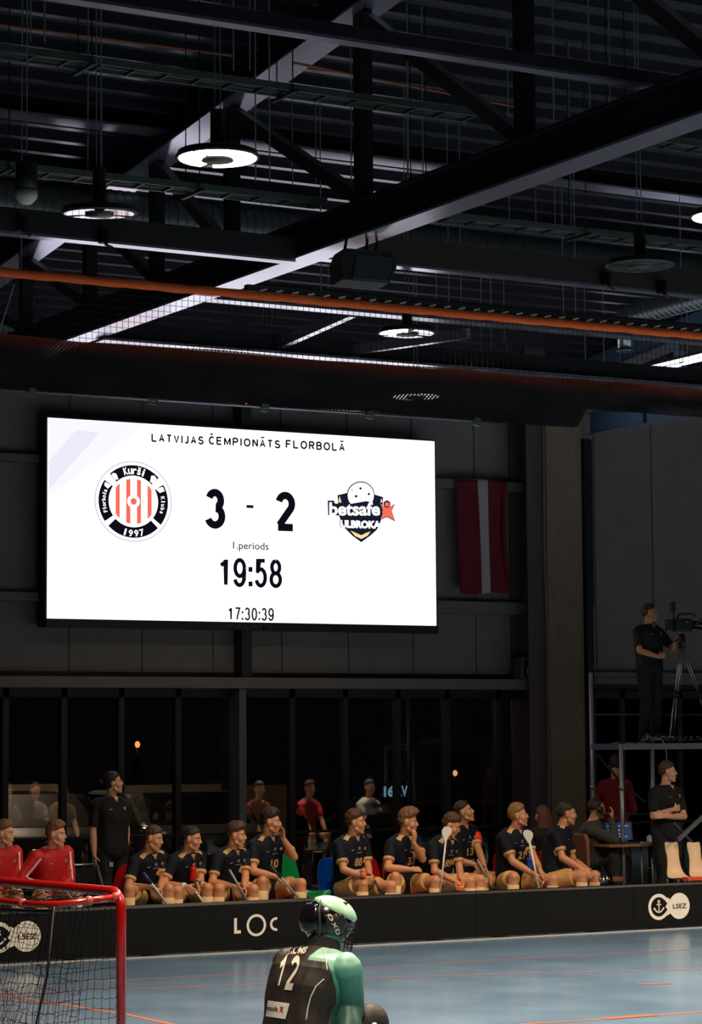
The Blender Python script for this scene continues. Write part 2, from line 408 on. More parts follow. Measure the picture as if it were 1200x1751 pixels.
# cross beams between the trusses
def crossbeam(name, Y, x0, x1, z, w, h, label, cat, fl=True, webm=None, fm=None):
    root = empty(name, ((x0+x1)/2, Y, z), 0, label, cat); inv = Matrix.Translation(-root.location)
    a, b = MB(), MB(); a.bar((x0, Y, z+.02+(h-.02)/2), (x1, Y, z+.02+(h-.02)/2), .06 if fl else w, h-.02); a.build('web', webm or ST, root, tf=inv)
    b.bar((x0, Y, z+.01), (x1, Y, z+.01), w, .02); b.build('lower_flange', fm or SF, root, tf=inv)
    return root
def xpx(px, Y): return at(px, 500, Y).x
crossbeam('cross_beam', 20.0, -1, 9.45, 7.47, .26, .42, 'deep dark cross beam high on the left under the deck', 'beam')
crossbeam('cross_beam', 20.0, 9.65, 18.3, 7.47, .26, .42, 'deep dark cross beam high behind the truss under the deck', 'beam')
crossbeam('cross_beam', 17.5, 1, 9.43, 5.87, .12, .2, 'dark box beam with a bright lower edge left of the loudspeaker', 'beam', False, mat('beam_grey', '#2a2a2e', .5))
crossbeam('cross_beam', 17.5, 9.68, 18.3, 5.92, .12, .23, 'grey-brown box beam with a bright lower edge right of the loudspeaker', 'beam', False, mat('beam_brown', '#3a3330', .5))
crossbeam('cross_beam', 19.5, 9.66, 18.3, 5.9, .18, .2, 'cross beam with white-lit flange just behind the orange net hem', 'beam')
crossbeam('cross_beam', 21.8, 9.66, 18.3, 5.87, .22, .2, 'cross beam with lit flange just above the dark net bundle', 'beam')
crossbeam('cross_beam', 13.0, 1, 9.9, 6.28, .10, .10, 'slim cross beam nearest the camera across the top', 'beam', False, mat('beam_mauve', '#38343c', .4))
for a, b, lab in (((465, 594), (602, 533), 'short sloping wind brace lit along its lower edge'), ((585, 601), (800, 570), 'long thin wind brace behind the small lit lamp')):
    tag(MB().bar(atz(*a, 5.98), atz(*b, 5.98), .07, .10).build('wind_brace', SF), lab, 'brace')
for a, b, lab in (((185, 430), (300, 395), 'lit flange plate'),): pass

# cable trays
def tray(Y, x0, x1, z, label, w=.2):
    root = empty('cable_tray', ((x0+x1)/2, Y, z), 0, label, 'cable tray'); inv = Matrix.Translation(-root.location)
    s = MB()
    for d in (-w/2, w/2): s.bar((x0, Y+d, z+.02), (x1, Y+d, z+.02), .012, .05)
    s.build('side_rail', MATS['galv'], root, tf=inv)
    r = MB(); x = x0+.1
    while x < x1: r.bar((x, Y-w/2, z), (x, Y+w/2, z), .02, .012); x += .25
    r.build('rung', MATS['galv_dark'], root, tf=inv, kind='stuff')
    c = MB()
    for k in range(5):
        pts = [(x0+(x1-x0)*i/40, Y-.07+.03*k+.012*sin(i*1.3+k), z+.018+.006*sin(i*.9+2*k)) for i in range(41)]
        c.tube(pts, .009, 6)
    c.build('cable', MATS['galv_dark'], root, tf=inv)
    x = x0+.6
    while x < x1-.2:
        h = MB()
        for d in (-w/2-.02, w/2+.02): h.tube([(x, Y+d, z), (x, Y+d, roofz(Y)+.02)], .005, 5)
        h.bar((x, Y-w/2-.08, z-.02), (x, Y+w/2+.08, z-.02), .03, .02); x += 1.55
        h.build('hanger', MATS['galv_dark'], root, tf=inv)
tray(15.5, 1.5, 9.9, 6.66, 'upper cable tray with clamps running across the top left')
tray(15.5, 10.6, 18, 6.66, 'short piece of cable tray at the upper right edge')
tray(17.0, 1.5, 9.42, 6.24, 'lower cable tray passing below the lit round lamp')
tray(17.0, 9.72, 18, 6.24, 'cable tray running right from below the big truss')

# ducts
def duct(pts, r, label, m, seg=20, ribs=True):
    root = empty('air_duct', pts[0], 0, label, 'duct'); inv = Matrix.Translation(-V(pts[0]))
    MB().tube(pts, r, seg).build('duct_pipe', m, root, True, tf=inv)
    if ribs:
        rb = MB()
        for a, b in zip(pts, pts[1:]):
            a = V(a); b = V(b); L = (b-a).length; d = (b-a)/L; k = .04
            while k < L:
                rb.tube([a+d*k, a+d*(k+.012)], r+.004, seg); k += .09
        rb.build('spiral_rib', m, root, True, tf=inv, kind='stuff')
    return root
zd = at(600, 405, 21).z
duct([(-2, 21, zd), (18, 21, zd)], .2, 'dark ribbed round duct running behind the truss', MATS['duct'])
p0 = atz(1072, 541, 6.75); bright = mat('duct_bright', '#9aa2ae', .3, .9)
duct([p0, (p0.x, p0.y-4.5, 6.75)], .12, 'bright spiral duct at the right edge', bright)
q0 = at(1068, 560, p0.y+.02)
v = empty('air_vent', (q0.x, q0.y, q0.z-.25), 0, 'short round vent hanging down from the bright duct', 'vent')
MB().tube([(0, 0, .5), (0, 0, 0)], .085, 18).build('vent_pipe', MATS['duct_bright'], v, True)
MB().tube([(0, 0, 0), (0, 0, -.02)], .1, 18).build('vent_grille', MATS['galv'], v, True)

# hanging rods
rods = [(52, 14, 'left rod of the pair at the top left corner'), (76, 14, 'right rod of the pair at the top left corner'), (150, 17, 'left rod of the pair above the unlit mirroring lamp'), (172, 17, 'right rod of the pair above the unlit mirroring lamp'),
        (399, 15, 'left rod of the pair above the brightly lit lamp'), (427, 15, 'right rod of the pair above the brightly lit lamp'), (437, 16.5, 'left rod of the pair just right of the brightly lit lamp'), (461, 16.5, 'right rod of the pair just right of the brightly lit lamp'),
        (698, 17, 'left rod of the pair between the two tall truss posts'), (723, 17, 'right rod of the pair between the two tall truss posts'), (1008, 16, 'left rod of the pair right of the rightmost truss post'), (1043, 16, 'right rod of the pair right of the rightmost truss post'),
        (947, 16, 'short rod just right of the rightmost truss post'), (36, 17.9, 'rod passing the left black clamp down to the orange hem'), (540, 19, 'rod right of the first slanting truss brace'), (500, 19, 'rod crossing the first slanting truss brace'),
        (549, 19, 'rod left of the black loudspeaker box'), (602, 18, 'rod right behind the black loudspeaker box'), (767, 19, 'left rod of the pair right of the black loudspeaker box'), (788, 19, 'right rod of the pair right of the black loudspeaker box'),
        (963, 19, 'left rod of the pair left of the bright spiral duct'), (984, 19, 'right rod of the pair left of the bright spiral duct'), (871, 17.2, 'leftmost of four rods hanging below the big truss at the right'), (916, 17.2, 'second of four rods hanging below the big truss at the right'),
        (949, 17.2, 'third of four rods hanging below the big truss at the right'), (976, 17.2, 'rightmost of four rods hanging below the big truss at the right'), (450, 22, 'left rod of the pair left of the short sloping wind brace'), (465, 22, 'right rod of the pair left of the short sloping wind brace'),
        (823, 22, 'left rod of the pair left of the V-shaped wire hanger'), (840, 22, 'right rod of the pair left of the V-shaped wire hanger'), (1001, 23, 'left rod of the pair beside the short round vent'), (1033, 23, 'right rod of the pair beside the short round vent'),
        (1167, 20, 'rod crossing the white fluorescent strips at the right'), (562, 22, 'rod standing below the net hem left of the small half-lit lamp'), (747, 22, 'rod just right of the small half-lit lamp')]
rend = dict()
hr = mat('rod', '#8e9098', .5, .2)
ROW = {14: 72, 15: 120, 16: 183, 16.5: 310, 17: 305, 17.9: 462, 17.2: 388, 18: 495, 19: 515, 20: 620, 22: 598, 23: 642}
for px, Y, lab in rods:
    yb = ROW[Y]+(20 if px > 900 and Y in (19, 22) else 0)-(25 if px in (500, 540) else 0)*8
    b = at(px, yb, Y); a = V((b.x, Y, roofz(Y)+.05))
    tag(MB().tube([a, b], .005, 6).build('hanging_rod', hr), 'thin steel '+lab, 'rod', 'thin hanging rods under the roof')
a = at(20, 345+85, 17); b = at(0, 560, 17)
tag(MB().tube([at(24, 487, 17), at(-4, 575, 17)], .006, 6).build('guy_wire', hr), 'slanting guy wire at the left edge below the orange hem', 'wire')
for k, (px, lab) in enumerate(((862, 'V-shaped wire hanger left of the light strips'),)):
    mbv = MB(); t = at(px, 570, 22); mbv.tube([at(px-8, 625, 22), t, at(px+9, 625, 22)], .005, 5); mbv.tube([t, V((t.x, t.y, roofz(22)+.03))], .005, 5)
    tag(mbv.build('wire_hanger', hr), lab, 'wire')

# ------------------------------------------------------------------ high-bay lamps
lit = mat('lamp_lit', '#ffffff', .4, emit='#fff0d8', es=14)
off = mat('lamp_off', '#c9c9d0', .06, .9)
lampdark = mat('lamp_body', '#2c2d2b', .45, bump=.1, bscale=20)
def lamp(px, py, on, label, dia=.49, z=5.55, petals=(0, 1, 2), seg0=.2):
    c = atz(px, py, z); root = empty('high_bay_lamp', c, 0, label, 'ceiling lamp', None)
    r = dia/2
    ring = MB(); ring.tube([(r*cos(t), r*sin(t), .012) for t in [2*pi*i/36 for i in range(36)]], .011, 8, True)
    ring.build('rim', lampdark, root, True)
    hub = MB(); hub.tube([(0, 0, -.012), (0, 0, .06)], [r*.40, r*.3], 20); hub.build('hub', lampdark, root, True)
    pl = MB(); pl.tube([(0, 0, .02), (0, 0, .045)], r*.98, 36); pl.build('reflector_plate', lampdark, root, True)
    for k in range(3):
        a0 = seg0+k*2*pi/3+.17; a1 = seg0+(k+1)*2*pi/3-.17
        pts = [(r*.95*cos(a0+(a1-a0)*i/14), r*.95*sin(a0+(a1-a0)*i/14)) for i in range(15)]+[(r*.30*cos(a1-(a1-a0)*i/8), r*.30*sin(a1-(a1-a0)*i/8)) for i in range(9)]
        MB().prism(pts, 0, .018, 'z').build('lens_segment', lit if (on and k in petals) else off, root)
    body = MB()
    for k in range(16):
        a = 2*pi*k/16; body.bar((.035*cos(a), .035*sin(a), .05), (.035*cos(a), .035*sin(a), .30), .035, .006, (cos(a), sin(a), 0))
    body.tube([(0, 0, .05), (0, 0, .3)], .045, 14); body.build('heat_sink', lampdark, root)
    s = MB()
    for d in (-.02, .02): s.tube([(d, 0, .3), (d*.6, 0, roofz(c.y)-c.z)], .004, 5)
    s.build('suspension_wire', hr, root)
    if on:
        l = bpy.data.lights.new('lamp_light', 'AREA'); l.shape = 'DISK'; l.size = dia*.8; l.energy = 60; l.color = WARM; l.spread = radians(140)
        lo = bpy.data.objects.new('lamp_light', l); COL.objects.link(lo); lo.parent = root; lo.location = (0, 0, -.03)
    return root
lamp(372, 272, True, 'brightly lit round high-bay lamp hanging at the upper left', seg0=1.4)
l2 = lamp(170, 366, False, 'unlit round lamp mirroring the scoreboard, left of the brightest lamp', seg0=2.2)
l2.rotation_euler = Matrix.Rotation(radians(3.8), 3, V((Rv.x, Rv.y, 0)).normalized()).to_euler()
lamp(1243, 372, True, 'lit round lamp cut off by the right edge', seg0=.4)
lamp(696, 571, True, 'small half-lit round lamp seen under the orange hem', petals=(1,), seg0=.2)
lamp(1094, 456, False, 'unlit grey round lamp at the right above the box beam', seg0=1)
lamp(711, 679, True, 'lamp glimpsed through the dark net bundle above the scoreboard', z=5.5, seg0=.8)

# fluorescent strips on the right
for k, (a, b, lab) in enumerate((((1030, 648), (1215, 604), 'upper long white fluorescent strip at the right edge'), ((1043, 652), (1163, 624), 'lower left white fluorescent strip at the right edge'), ((1168, 622), (1215, 611), 'short lower white fluorescent strip at the right edge'))):
    r_ = empty('strip_light', atz(*a, 6.5), 0, lab, 'strip light'); inv = Matrix.Translation(-r_.location)
    A = atz(*a, 6.5); B = atz(*b, 6.5)
    MB().tube([A, B], .02, 10).build('tube', mat('strip_lit', '#ffffff', emit='#eef0ff', es=3), r_, True, tf=inv)
    MB().bar(A+V((0, 0, .035)), B+V((0, 0, .035)), .05, .03).build('batten', MATS['galv_dark'], r_, tf=inv)
    for q_ in (A*.85+B*.15, A*.2+B*.8): MB().tube([q_+V((0, 0, .04)), V((q_.x, q_.y, roofz(q_.y)+.03))], .004, 5).build('suspension_wire', hr, r_, tf=inv)
# blue bracing under the right strips
for a, b, lab in (((1110, 648), (1136, 668), 'blue brace foot left under the light strips'), ((1182, 660), (1200, 630), 'blue brace foot right under the light strips')):
    p_, q_ = at(*a, 22), at(*b, 22); 
    if p_.z > q_.z: p_, q_ = q_, p_
    tag(MB().bar(p_, q_, .06, .08).build('blue_brace', blue), lab, 'brace')

# dome loudspeaker / PA horn at the left
c = at(45, 335, 15.2); pa = empty('pendant_speaker', c, 0, 'round pendant loudspeaker with pale lower ring at the left edge', 'loudspeaker')
MB().tube([(0, 0, .02), (0, 0, .22)], .072, 20).build('body', lampdark, pa, True)
MB().tube([(0, 0, -.055), (0, 0, -.04), (0, 0, -.01), (0, 0, .035)], [.03, .05, .074, .076], 20).build('grille', mat('pa_grille', '#c4c0ae', .5), pa, True)
MB().tube([(.07*cos(t), 0, .22+.06*sin(t)) for t in [pi*i/12 for i in range(13)]], .006, 6).build('bracket', lampdark, pa, True)
MB().tube([(0, 0, .28), (0, 0, roofz(15.2)-c.z+.05)], .005, 6).build('cable', hr, pa)

# black loudspeaker hanging under the truss
c = at(620, 460, 16.6); sp = empty('loudspeaker', c, radians(-12), 'grey-black loudspeaker box hanging under the big truss', 'loudspeaker')
MB().prism([(-.21, -.12), (.17, -.13), (.235, .0), (.20, .12), (-.19, .13), (-.235, .02)], -.14, .14, 'y').build('cabinet', mat('spk', '#1d1e20', .6, bump=.2, bscale=60), sp, bevel=.01)
MB().prism([(-.135, -.11), (.16, -.115), (.2, .075), (-.1, .08)], -.155, -.14, 'y').build('grille', mat('spkg', '#2c2e30', .7, bump=.4, bscale=120), sp, bevel=.005)
for dx in (-.15, .02, .1): MB().tube([(dx, 0, .12), (dx+.02, 0, .22), (dx, 0, .34)], .012, 8).build('hanging_bracket', MATS['black'], sp, True)
for px, py, lab in ((37, 383, 'small black clamp left on the box beam'), (177, 405, 'small black clamp right on the box beam'), (1035, 478, 'small black clamp on the brown beam'), (1130, 492, 'black hook at the right of the brown beam')):
    c = at(px, py, 17.4)
    cl = MB().box((c.x-.03, 17.36, c.z-.05), (c.x+.03, 17.43, c.z+.06)); cl.tube([(c.x, 17.35, c.z+.03), (c.x, 17.35, c.z-.07), (c.x+.05, 17.35, c.z-.09)], .015, 8)
    tag(cl.build('beam_clamp', MATS['black']), lab, 'clamp')

# ------------------------------------------------------------------ protective net with orange hem
YN = 17.7
net = empty('safety_net', (9.5, YN, 5.4), 0, 'black safety net with thick orange hem and gathered dark lower bundle', 'net'); inv = Matrix.Translation(-net.location)
zr = at(600, 520, YN).z; XA = at(-60, 460, YN).x; XB = at(1420, 590, YN).x
hem = MB(); N = 90
hem.tube([(XA+(XB-XA)*i/N, YN, zr+.002*sin(i*.9)) for i in range(N+1)], [.036+.003*sin(i*2.1) for i in range(N+1)], 12)
hem.build('hem', MATS['orange_rope'], net, True, tf=inv)
zbot = at(400, 692, YN).z; ztopb = at(400, 604, YN).z
g = MB(); bl = .0016; x = XA
while x < XB: g.bar((x, YN, zr), (x+.01*sin(x*5), YN, ztopb-.05), bl*2, bl*2); x += .052
z = zr-.04; 
while z > ztopb-.05:
    g.bar((XA, YN, z), (XB, YN, z), bl*2, bl*2); z -= .052
g.build('net_mesh', mat('net_black', '#0a0a0c', .8), net, tf=inv, kind='stuff')
# gathered bundle: folded cloth-like sheets of net
def bundle_mat():
    m = bpy.data.materials.new('net_bundle'); m.use_nodes = True; n = m.node_tree.nodes; L = m.node_tree.links
    b = n['Principled BSDF']; b.inputs['Roughness'].default_value = .9
    tc = n.new('ShaderNodeTexCoord'); mp = n.new('ShaderNodeMapping'); mp.inputs['Scale'].default_value = (60, 60, 60)
    ck = n.new('ShaderNodeTexChecker'); ck.inputs['Scale'].default_value = 1
    nz = n.new('ShaderNodeTexNoise'); nz.inputs['Scale'].default_value = 3
    L.new(tc.outputs['Object'], mp.inputs[0]); L.new(mp.outputs[0], ck.inputs['Vector']); L.new(tc.outputs['Object'], nz.inputs['Vector'])
    r = n.new('ShaderNodeMapRange'); r.inputs[3].default_value = .80; r.inputs[4].default_value = 1
    L.new(ck.outputs['Fac'], r.inputs[0]); L.new(r.outputs[0], b.inputs['Alpha'])
    sx = n.new('ShaderNodeSeparateXYZ'); L.new(tc.outputs['Object'], sx.inputs[0])
    rr = n.new('ShaderNodeValToRGB'); e = rr.color_ramp.elements; e[0].position = .0; e[0].color = lin('#120b0c'); e[1].position = 1; e[1].color = lin('#7a2a12')
    e2 = rr.color_ramp.elements.new(.74); e2.color = lin('#1a0f0e')
    m2 = n.new('ShaderNodeMapRange'); m2.inputs[1].default_value = zbot-5.4; m2.inputs[2].default_value = ztopb-5.4
    L.new(sx.outputs[2], m2.inputs[0]); L.new(m2.outputs[0], rr.inputs[0]); L.new(rr.outputs[0], b.inputs['Base Color']); return m
bm_ = bundle_mat(); XK = at(985, 730, YN).x; zbr = at(1100, 706, YN).z
for k in range(2):
    vs = []; fs = []; NX = 260; NZ = 10
    for i in range(NX+1):
        for j in range(NZ+1):
            x = XA+(XB-XA)*i/NX; t = j/NZ; kk = max(0, min(1, (x-XK)/.10)); zz = ztopb-.0+(zbot*(1-kk)+zbr*kk-ztopb)*t+.012*sin(x*3+k*2)*(1-t)
            yy = YN+.03*(k*2-1)+.025*noise.noise(V((x*2.5, t*2, k*5)))*(.5+t)
            vs.append((x, yy, zz))
    for i in range(NX):
        for j in range(NZ): a = i*(NZ+1)+j; fs.append((a, a+1, a+NZ+2, a+NZ+1))
    MB().add(vs, fs).build('net_bundle', bm_, net, True, tf=inv)
# weight bar at the net's lower edge with clamps
MB().tube([(XA, YN, zbot), (at(815, 718, YN).x, YN, zbot)], .016, 12).build('weight_bar', mat('bar_mauve', '#8a8296', .25, .6), net, True, tf=inv)
for px in (52, 260, 450, 630, 812):
    x = at(px, 690, YN).x; c_ = MB(); c_.box((x-.03, YN-.04, zbot-.02), (x+.03, YN-.01, zbot+.02)).tube([(x-.04, YN-.03, zbot-.035), (x, YN-.05, zbot-.05), (x+.03, YN-.03, zbot-.02)], .009, 6)
    c_.build('bar_clamp', MATS['galv'], net, tf=inv)
# track the net runs on, with white carrier hooks
tr = empty('net_track', (12, YN, zr), 0, 'grey net track with small white carrier hooks above the orange hem', 'track'); inv = Matrix.Translation(-tr.location)
xt = at(425, 500, YN).x; MB().bar((xt, YN+.05, zr+.065), (XB, YN+.05, zr+.065), .06, .05).build('track_rail', mat('track', '#40443f', .5, .3), tr, tf=inv)
x = xt+.1; hk = 0
while x < XB:
    MB().bar((x, YN-.01, zr+.04), (x+.05, YN-.03, zr+.052), .012, .012).build('carrier_hook', mat('hook', '#c8c4b4', .4), tr, tf=inv); x += .145; hk += 1
# ------------------------------------------------------------------ flat lettering and emblems
class Dec:
    def __init__(s, px, py, Y, unit, uz=None): s.c = at(px, py, Y); s.Y = Y; s.u = unit; s.w = uz or unit
    def p(s, u, v, k=0): return V((s.c.x+u*s.u, s.Y-.003-.002*k, s.c.z+v*s.w))
    def poly(s, pts, k=0): return [s.p(u, v, k) for u, v in pts]
def flat(name, polys, m, parent, **t):
    """polys: list of outlines or (outline ring, inner ring) strips"""
    mb = MB()
    for q in polys: mb.add(q, [tuple(range(len(q)))])
    return mb.build(name, m, parent, **t)
def arcband(D, r0, r1, a0, a1, k=0, n=24):
    mb = MB(); vs = []
    for i in range(n+1):
        a = radians(a0+(a1-a0)*i/n); vs += [D.p(r0*cos(a), r0*sin(a), k), D.p(r1*cos(a), r1*sin(a), k)]
    return mb.add(vs, [(2*i, 2*i+1, 2*i+3, 2*i+2) for i in range(n)])
def disc(D, u, v, r, k=0, n=28): return D.poly([(u+r*cos(2*pi*i/n), v+r*sin(2*pi*i/n)) for i in range(n)], k)
def dtext(D, s, u0, v0, u1, v1, m, parent, name, k=0, bold=.01, **t):
    vs, fs, a = text_mb(s, bold); mb = MB().add([D.p(u0+(u1-u0)*x, v0+(v1-v0)*y, k) for x, y in vs], fs)
    return mb.build(name, m, parent, **t)
def arctext(D, s, r, hgt, amid, sweep, m, parent, name, k=1, inward=False, bold=.02):
    """letters along a circle; amid in degrees, sweep total degrees"""
    mb = MB(); n = len(s)
    for i, ch in enumerate(s):
        f = (i+.5)/n-.5
        a = radians(amid-f*sweep) if not inward else radians(amid+f*sweep)
        vs, fs, asp = text_mb(ch, bold)
        base = {'r': .75, 'u': .75, 'o': .75, 'š': 1.0, 'a': .75, 's': .75}.get(ch, 1.0)
        wl = min(asp*hgt*base, r*radians(sweep)/n*.9)
        if ch in 'il1': wl = hgt*.28
        up = V((cos(a), sin(a))) * (-1 if inward else 1); rt = V((up.y, -up.x))
        c = V((cos(a), sin(a)))*r; P = []
        for x, y in vs:
            q = c+rt*((x-.5)*wl)+up*(y*base-.5)*hgt; P.append(D.p(q.x, q.y, k))
        mb.add(P, fs)
    return mb.build(name, m, parent)

# ------------------------------------------------------------------ LED scoreboard
YS = 26.25; MW = mat('led_white', '#000000', .5, emit='#fdfbff', es=1.3)
MK = mat('led_black', '#08060c', .7, emit='#0c0a14', es=1.0, spec=.1)
MR = mat('led_red', '#000000', .6, emit='#f06a54', es=1.0, spec=.1)
MG = mat('led_grey', '#000000', .6, emit='#b8b6bc', es=1.0, spec=.1)
MLV = mat('led_lavender', '#000000', .6, emit='#f1f0fa', es=1.0, spec=.1)
MLV2 = mat('led_lavender_deep', '#000000', .6, emit='#e3e3f3', es=1.0, spec=.1)
MY = mat('led_flame', '#000000', .6, emit='#fbd9a0', es=1.0, spec=.1)
MN = mat('led_navy', '#000000', .6, emit='#141a2c', es=1.0, spec=.1)
tl = at(82, 714, YS); br = at(746, 1070, YS)
sb = empty('scoreboard', ((tl.x+br.x)/2, YS, br.z), 0, 'huge bright white LED scoreboard on the dark wall showing 3 - 2', 'scoreboard')
SBI = sb
frame = MB().box((tl.x-.02, YS+.01, br.z-.09), (br.x+.02, YS+.25, tl.z+.02)).box((tl.x-.02, YS-.02, br.z-.10), (br.x+.02, YS+.01, br.z-.004))
inv = Matrix.Translation(-sb.location)
frame.build('housing', mat('sb_frame', '#15121a', .5), sb, tf=inv)
MB().box((tl.x, YS-.0, br.z), (br.x, YS+.01, tl.z)).build('display_panel', MW, sb, tf=inv)
_b = MB.build
def sbuild(self, name, m, parent=None, *a, **k):
    if parent is SBI and 'tf' not in k: k['tf'] = inv_sb
    return _b(self, name, m, parent, *a, **k)
inv_sb = inv; MB.build = sbuild
def arcp(cx, cy, rx, ry, a0, a1, n=18): return [(cx+rx*cos(radians(a0+(a1-a0)*i/n)), cy+ry*sin(radians(a0+(a1-a0)*i/n))) for i in range(n+1)]
GLY = {'0': [arcp(.5, .5, .5, .5, 90, -270, 28)], '1': [[(.08, .76), (.38, .86), (.6, 1.0), (.6, 0)]], '2': [arcp(.5, .74, .48, .26, 165, -38)+[(.05, .06)], [(-.05, 0), (1.05, 0)]],
       '3': [arcp(.46, .755, .42, .245, 160, -80)+arcp(.46, .27, .5, .27, 78, -160)], '5': [[(.92, 1), (.24, 1), (.12, .5)]+arcp(.46, .33, .5, .33, 125, -160)],
       '7': [[(0, 1), (1, 1), (.72, .62), (.5, .3), (.4, 0)]], '8': [arcp(.5, .755, .42, .245, 90, -270, 24), arcp(.5, .26, .5, .26, 90, -270, 24)],
       '9': [arcp(.5, .68, .5, .32, 0, -360, 24), arcp(.5, .5, .5, .5, 8, -30, 5)+arcp(.46, .34, .52, .34, -12, -160, 12)]}
GLY.update({'L': [[(0, 1.07), (0, 0)], [(-.05, 0), (1, 0)]], 'A': [[(0, 0), (.5, 1), (1, 0)], [(.2, .33), (.8, .33)]], 'T': [[(0, 1), (1, 1)], [(.5, 1), (.5, 0)]], 'V': [[(0, 1), (.5, 0), (1, 1)]],
  'I': [[(.5, 1.06), (.5, -.06)]], 'J': [[(.85, 1.06), (.85, .25)]+arcp(.45, .25, .4, .25, 0, -160, 10)], 'S': [arcp(.5, .75, .45, .25, 20, 215)+[(.5, .5)]+arcp(.5, .26, .5, .26, 60, -165)],
  'C': [arcp(.55, .5, .55, .5, 45, 315)], 'E': [[(0, 1.06), (0, -.06)], [(0, 1), (1, 1)], [(0, .52), (.9, .52)], [(0, 0), (1, 0)]], 'M': [[(0, -.06), (0, 1)], [(0, 1), (.5, .1), (1, 1)], [(1, 1), (1, -.06)]],
  'P': [[(0, -.06), (0, 1.06)], [(0, 1), (.6, 1)]+arcp(.6, .74, .4, .26, 90, -90)+[(0, .48)]], 'O': [arcp(.5, .5, .5, .5, 90, -270, 28)], 'N': [[(0, -.06), (0, 1)], [(0, 1), (1, 0)], [(1, 0), (1, 1.06)]],
  'F': [[(0, 1.06), (0, -.06)], [(0, 1), (1, 1)], [(0, .52), (.85, .52)]], 'R': [[(0, -.06), (0, 1.06)], [(0, 1), (.6, 1)]+arcp(.6, .76, .4, .24, 90, -90)+[(0, .52)], [(.5, .5), (1, -.03)]],
  'B': [[(0, -.06), (0, 1.06)], [(0, 1), (.6, 1)]+arcp(.6, .77, .36, .23, 90, -90)+[(0, .54)], [(.6, .54)]+arcp(.6, .27, .4, .27, 90, -90)+[(0, 0)]]})
def ribbon(pts, w):
    P = [V((x, 0, z)) for x, z in pts]; vs = []; n = len(P)
    for i, p in enumerate(P):
        t = (P[min(i+1, n-1)]-P[max(i-1, 0)]).normalized(); a = (P[i]-P[i-1]).normalized() if i else t
        nr = V((-t.z, 0, t.x)); c = max(.6, abs(t.dot(a))); vs += [p+nr*w/2/c, p-nr*w/2/c]
    return vs, [(2*i, 2*i+1, 2*i+3, 2*i+2) for i in range(n-1)]
def digits(s, x0, y0, x1, y1, name, wf, m=None, gap=.16, col=.34):
    A = at(x0, y0, YS); B = at(x1, y1, YS); w = (A.z-B.z)*wf; n = sum(col if c == ':' else 1 for c in s)
    cell = (B.x-A.x)/(n+gap*(len(s)-1)); x = A.x; mb = MB()
    for c in s:
        cw = cell*(col if c == ':' else 1)
        if c == ':':
            for z in (.12, .62): mb.add([(x+cw/2-w*.55, YS-.004, B.z+(A.z-B.z)*z-w*.6), (x+cw/2+w*.55, YS-.004, B.z+(A.z-B.z)*z-w*.6), (x+cw/2+w*.55, YS-.004, B.z+(A.z-B.z)*z+w*.6), (x+cw/2-w*.55, YS-.004, B.z+(A.z-B.z)*z+w*.6)], [(0, 1, 2, 3)])
        else:
            for st_ in GLY[c]:
                vs, fs = ribbon([(x+w/2+(cw-w)*u, B.z+w/2+(A.z-B.z-w)*v) for u, v in st_], w)
                mb.add([(p.x, YS-.004, p.z) for p in vs], fs)
        x += cw+cell*gap
    mb.build(name, m or MK, sb)
def stext(s, x0, y0, x1, y1, name, m=MK, bold=0.0):
    a = at(x0, y0, YS); b = at(x1, y1, YS)
    a2 = at(x0, (y0+y1)/2, YS)
    vs, fs, asp = text_mb(s, bold)
    MB().add([(a.x+(b.x-a.x)*u, YS-.004, b.z+(a.z-b.z)*v) for u, v in vs], fs).build(name, m, sb)
hgt = at(258, 735.5, YS).z; lo = at(258, 757, YS).z; a = at(258, 750, YS).x; b = at(589, 770, YS).x
for word, u0, u1 in (('LATVIJAS', 258.5, 348), ('ČEMPIONĀTS', 356.5, 479), ('FLORBOLĀ', 488, 589)):
    mb = MB(); A = at(u0, 755, YS).x; B = at(u1, 765, YS).x; z0 = at(u0, 755.5+(u0-258)*.047, YS).z; hh = at(u0, 741+(u0-258)*.047, YS).z-z0
    wd = [{'I': .32, 'J': .75, 'M': 1.12, 'O': 1.12}.get(c, .95) for c in word]; gap = .27; cell = (B-A)/(sum(wd)+gap*(len(word)-1)); x = A; w = hh*.2
    for c, k in zip(word, wd):
        cw = cell*k
        for st_ in GLY[{'Č': 'C', 'Ā': 'A'}.get(c, c)]:
            vs, fs = ribbon([(x+w/2+(cw-w)*u, z0+w/2+(hh-w)*v) for u, v in st_], w); mb.add([(p.x, YS-.004, p.z) for p in vs], fs)
        if c == 'Ā': vs, fs = ribbon([(x+cw*.2, z0+hh*1.2), (x+cw*.8, z0+hh*1.2)], w*.8); mb.add([(p.x, YS-.004, p.z) for p in vs], fs)
        if c == 'Č': vs, fs = ribbon([(x+cw*.3, z0+hh*1.32), (x+cw*.5, z0+hh*1.16), (x+cw*.7, z0+hh*1.32)], w*.8); mb.add([(p.x, YS-.004, p.z) for p in vs], fs)
        x += cw+cell*gap
    mb.build('title_word', MK, sb)
digits('3', 350, 835, 386, 905, 'home_score_digit', .19)
digits('2', 470, 840, 505, 909, 'away_score_digit', .19)
stext('-', 421, 863.5, 433, 869, 'score_dash')
stext('1.periods', 398, 926, 459, 944.5, 'period_text', mat('led_mid', '#000000', emit='#3c3a44', es=.8), bold=.012)
digits('19:58', 373, 953, 482, 1006, 'game_clock_text', .14)
digits('17:30:39', 389, 1038, 468, 1062, 'time_of_day_text', .135, gap=.2)
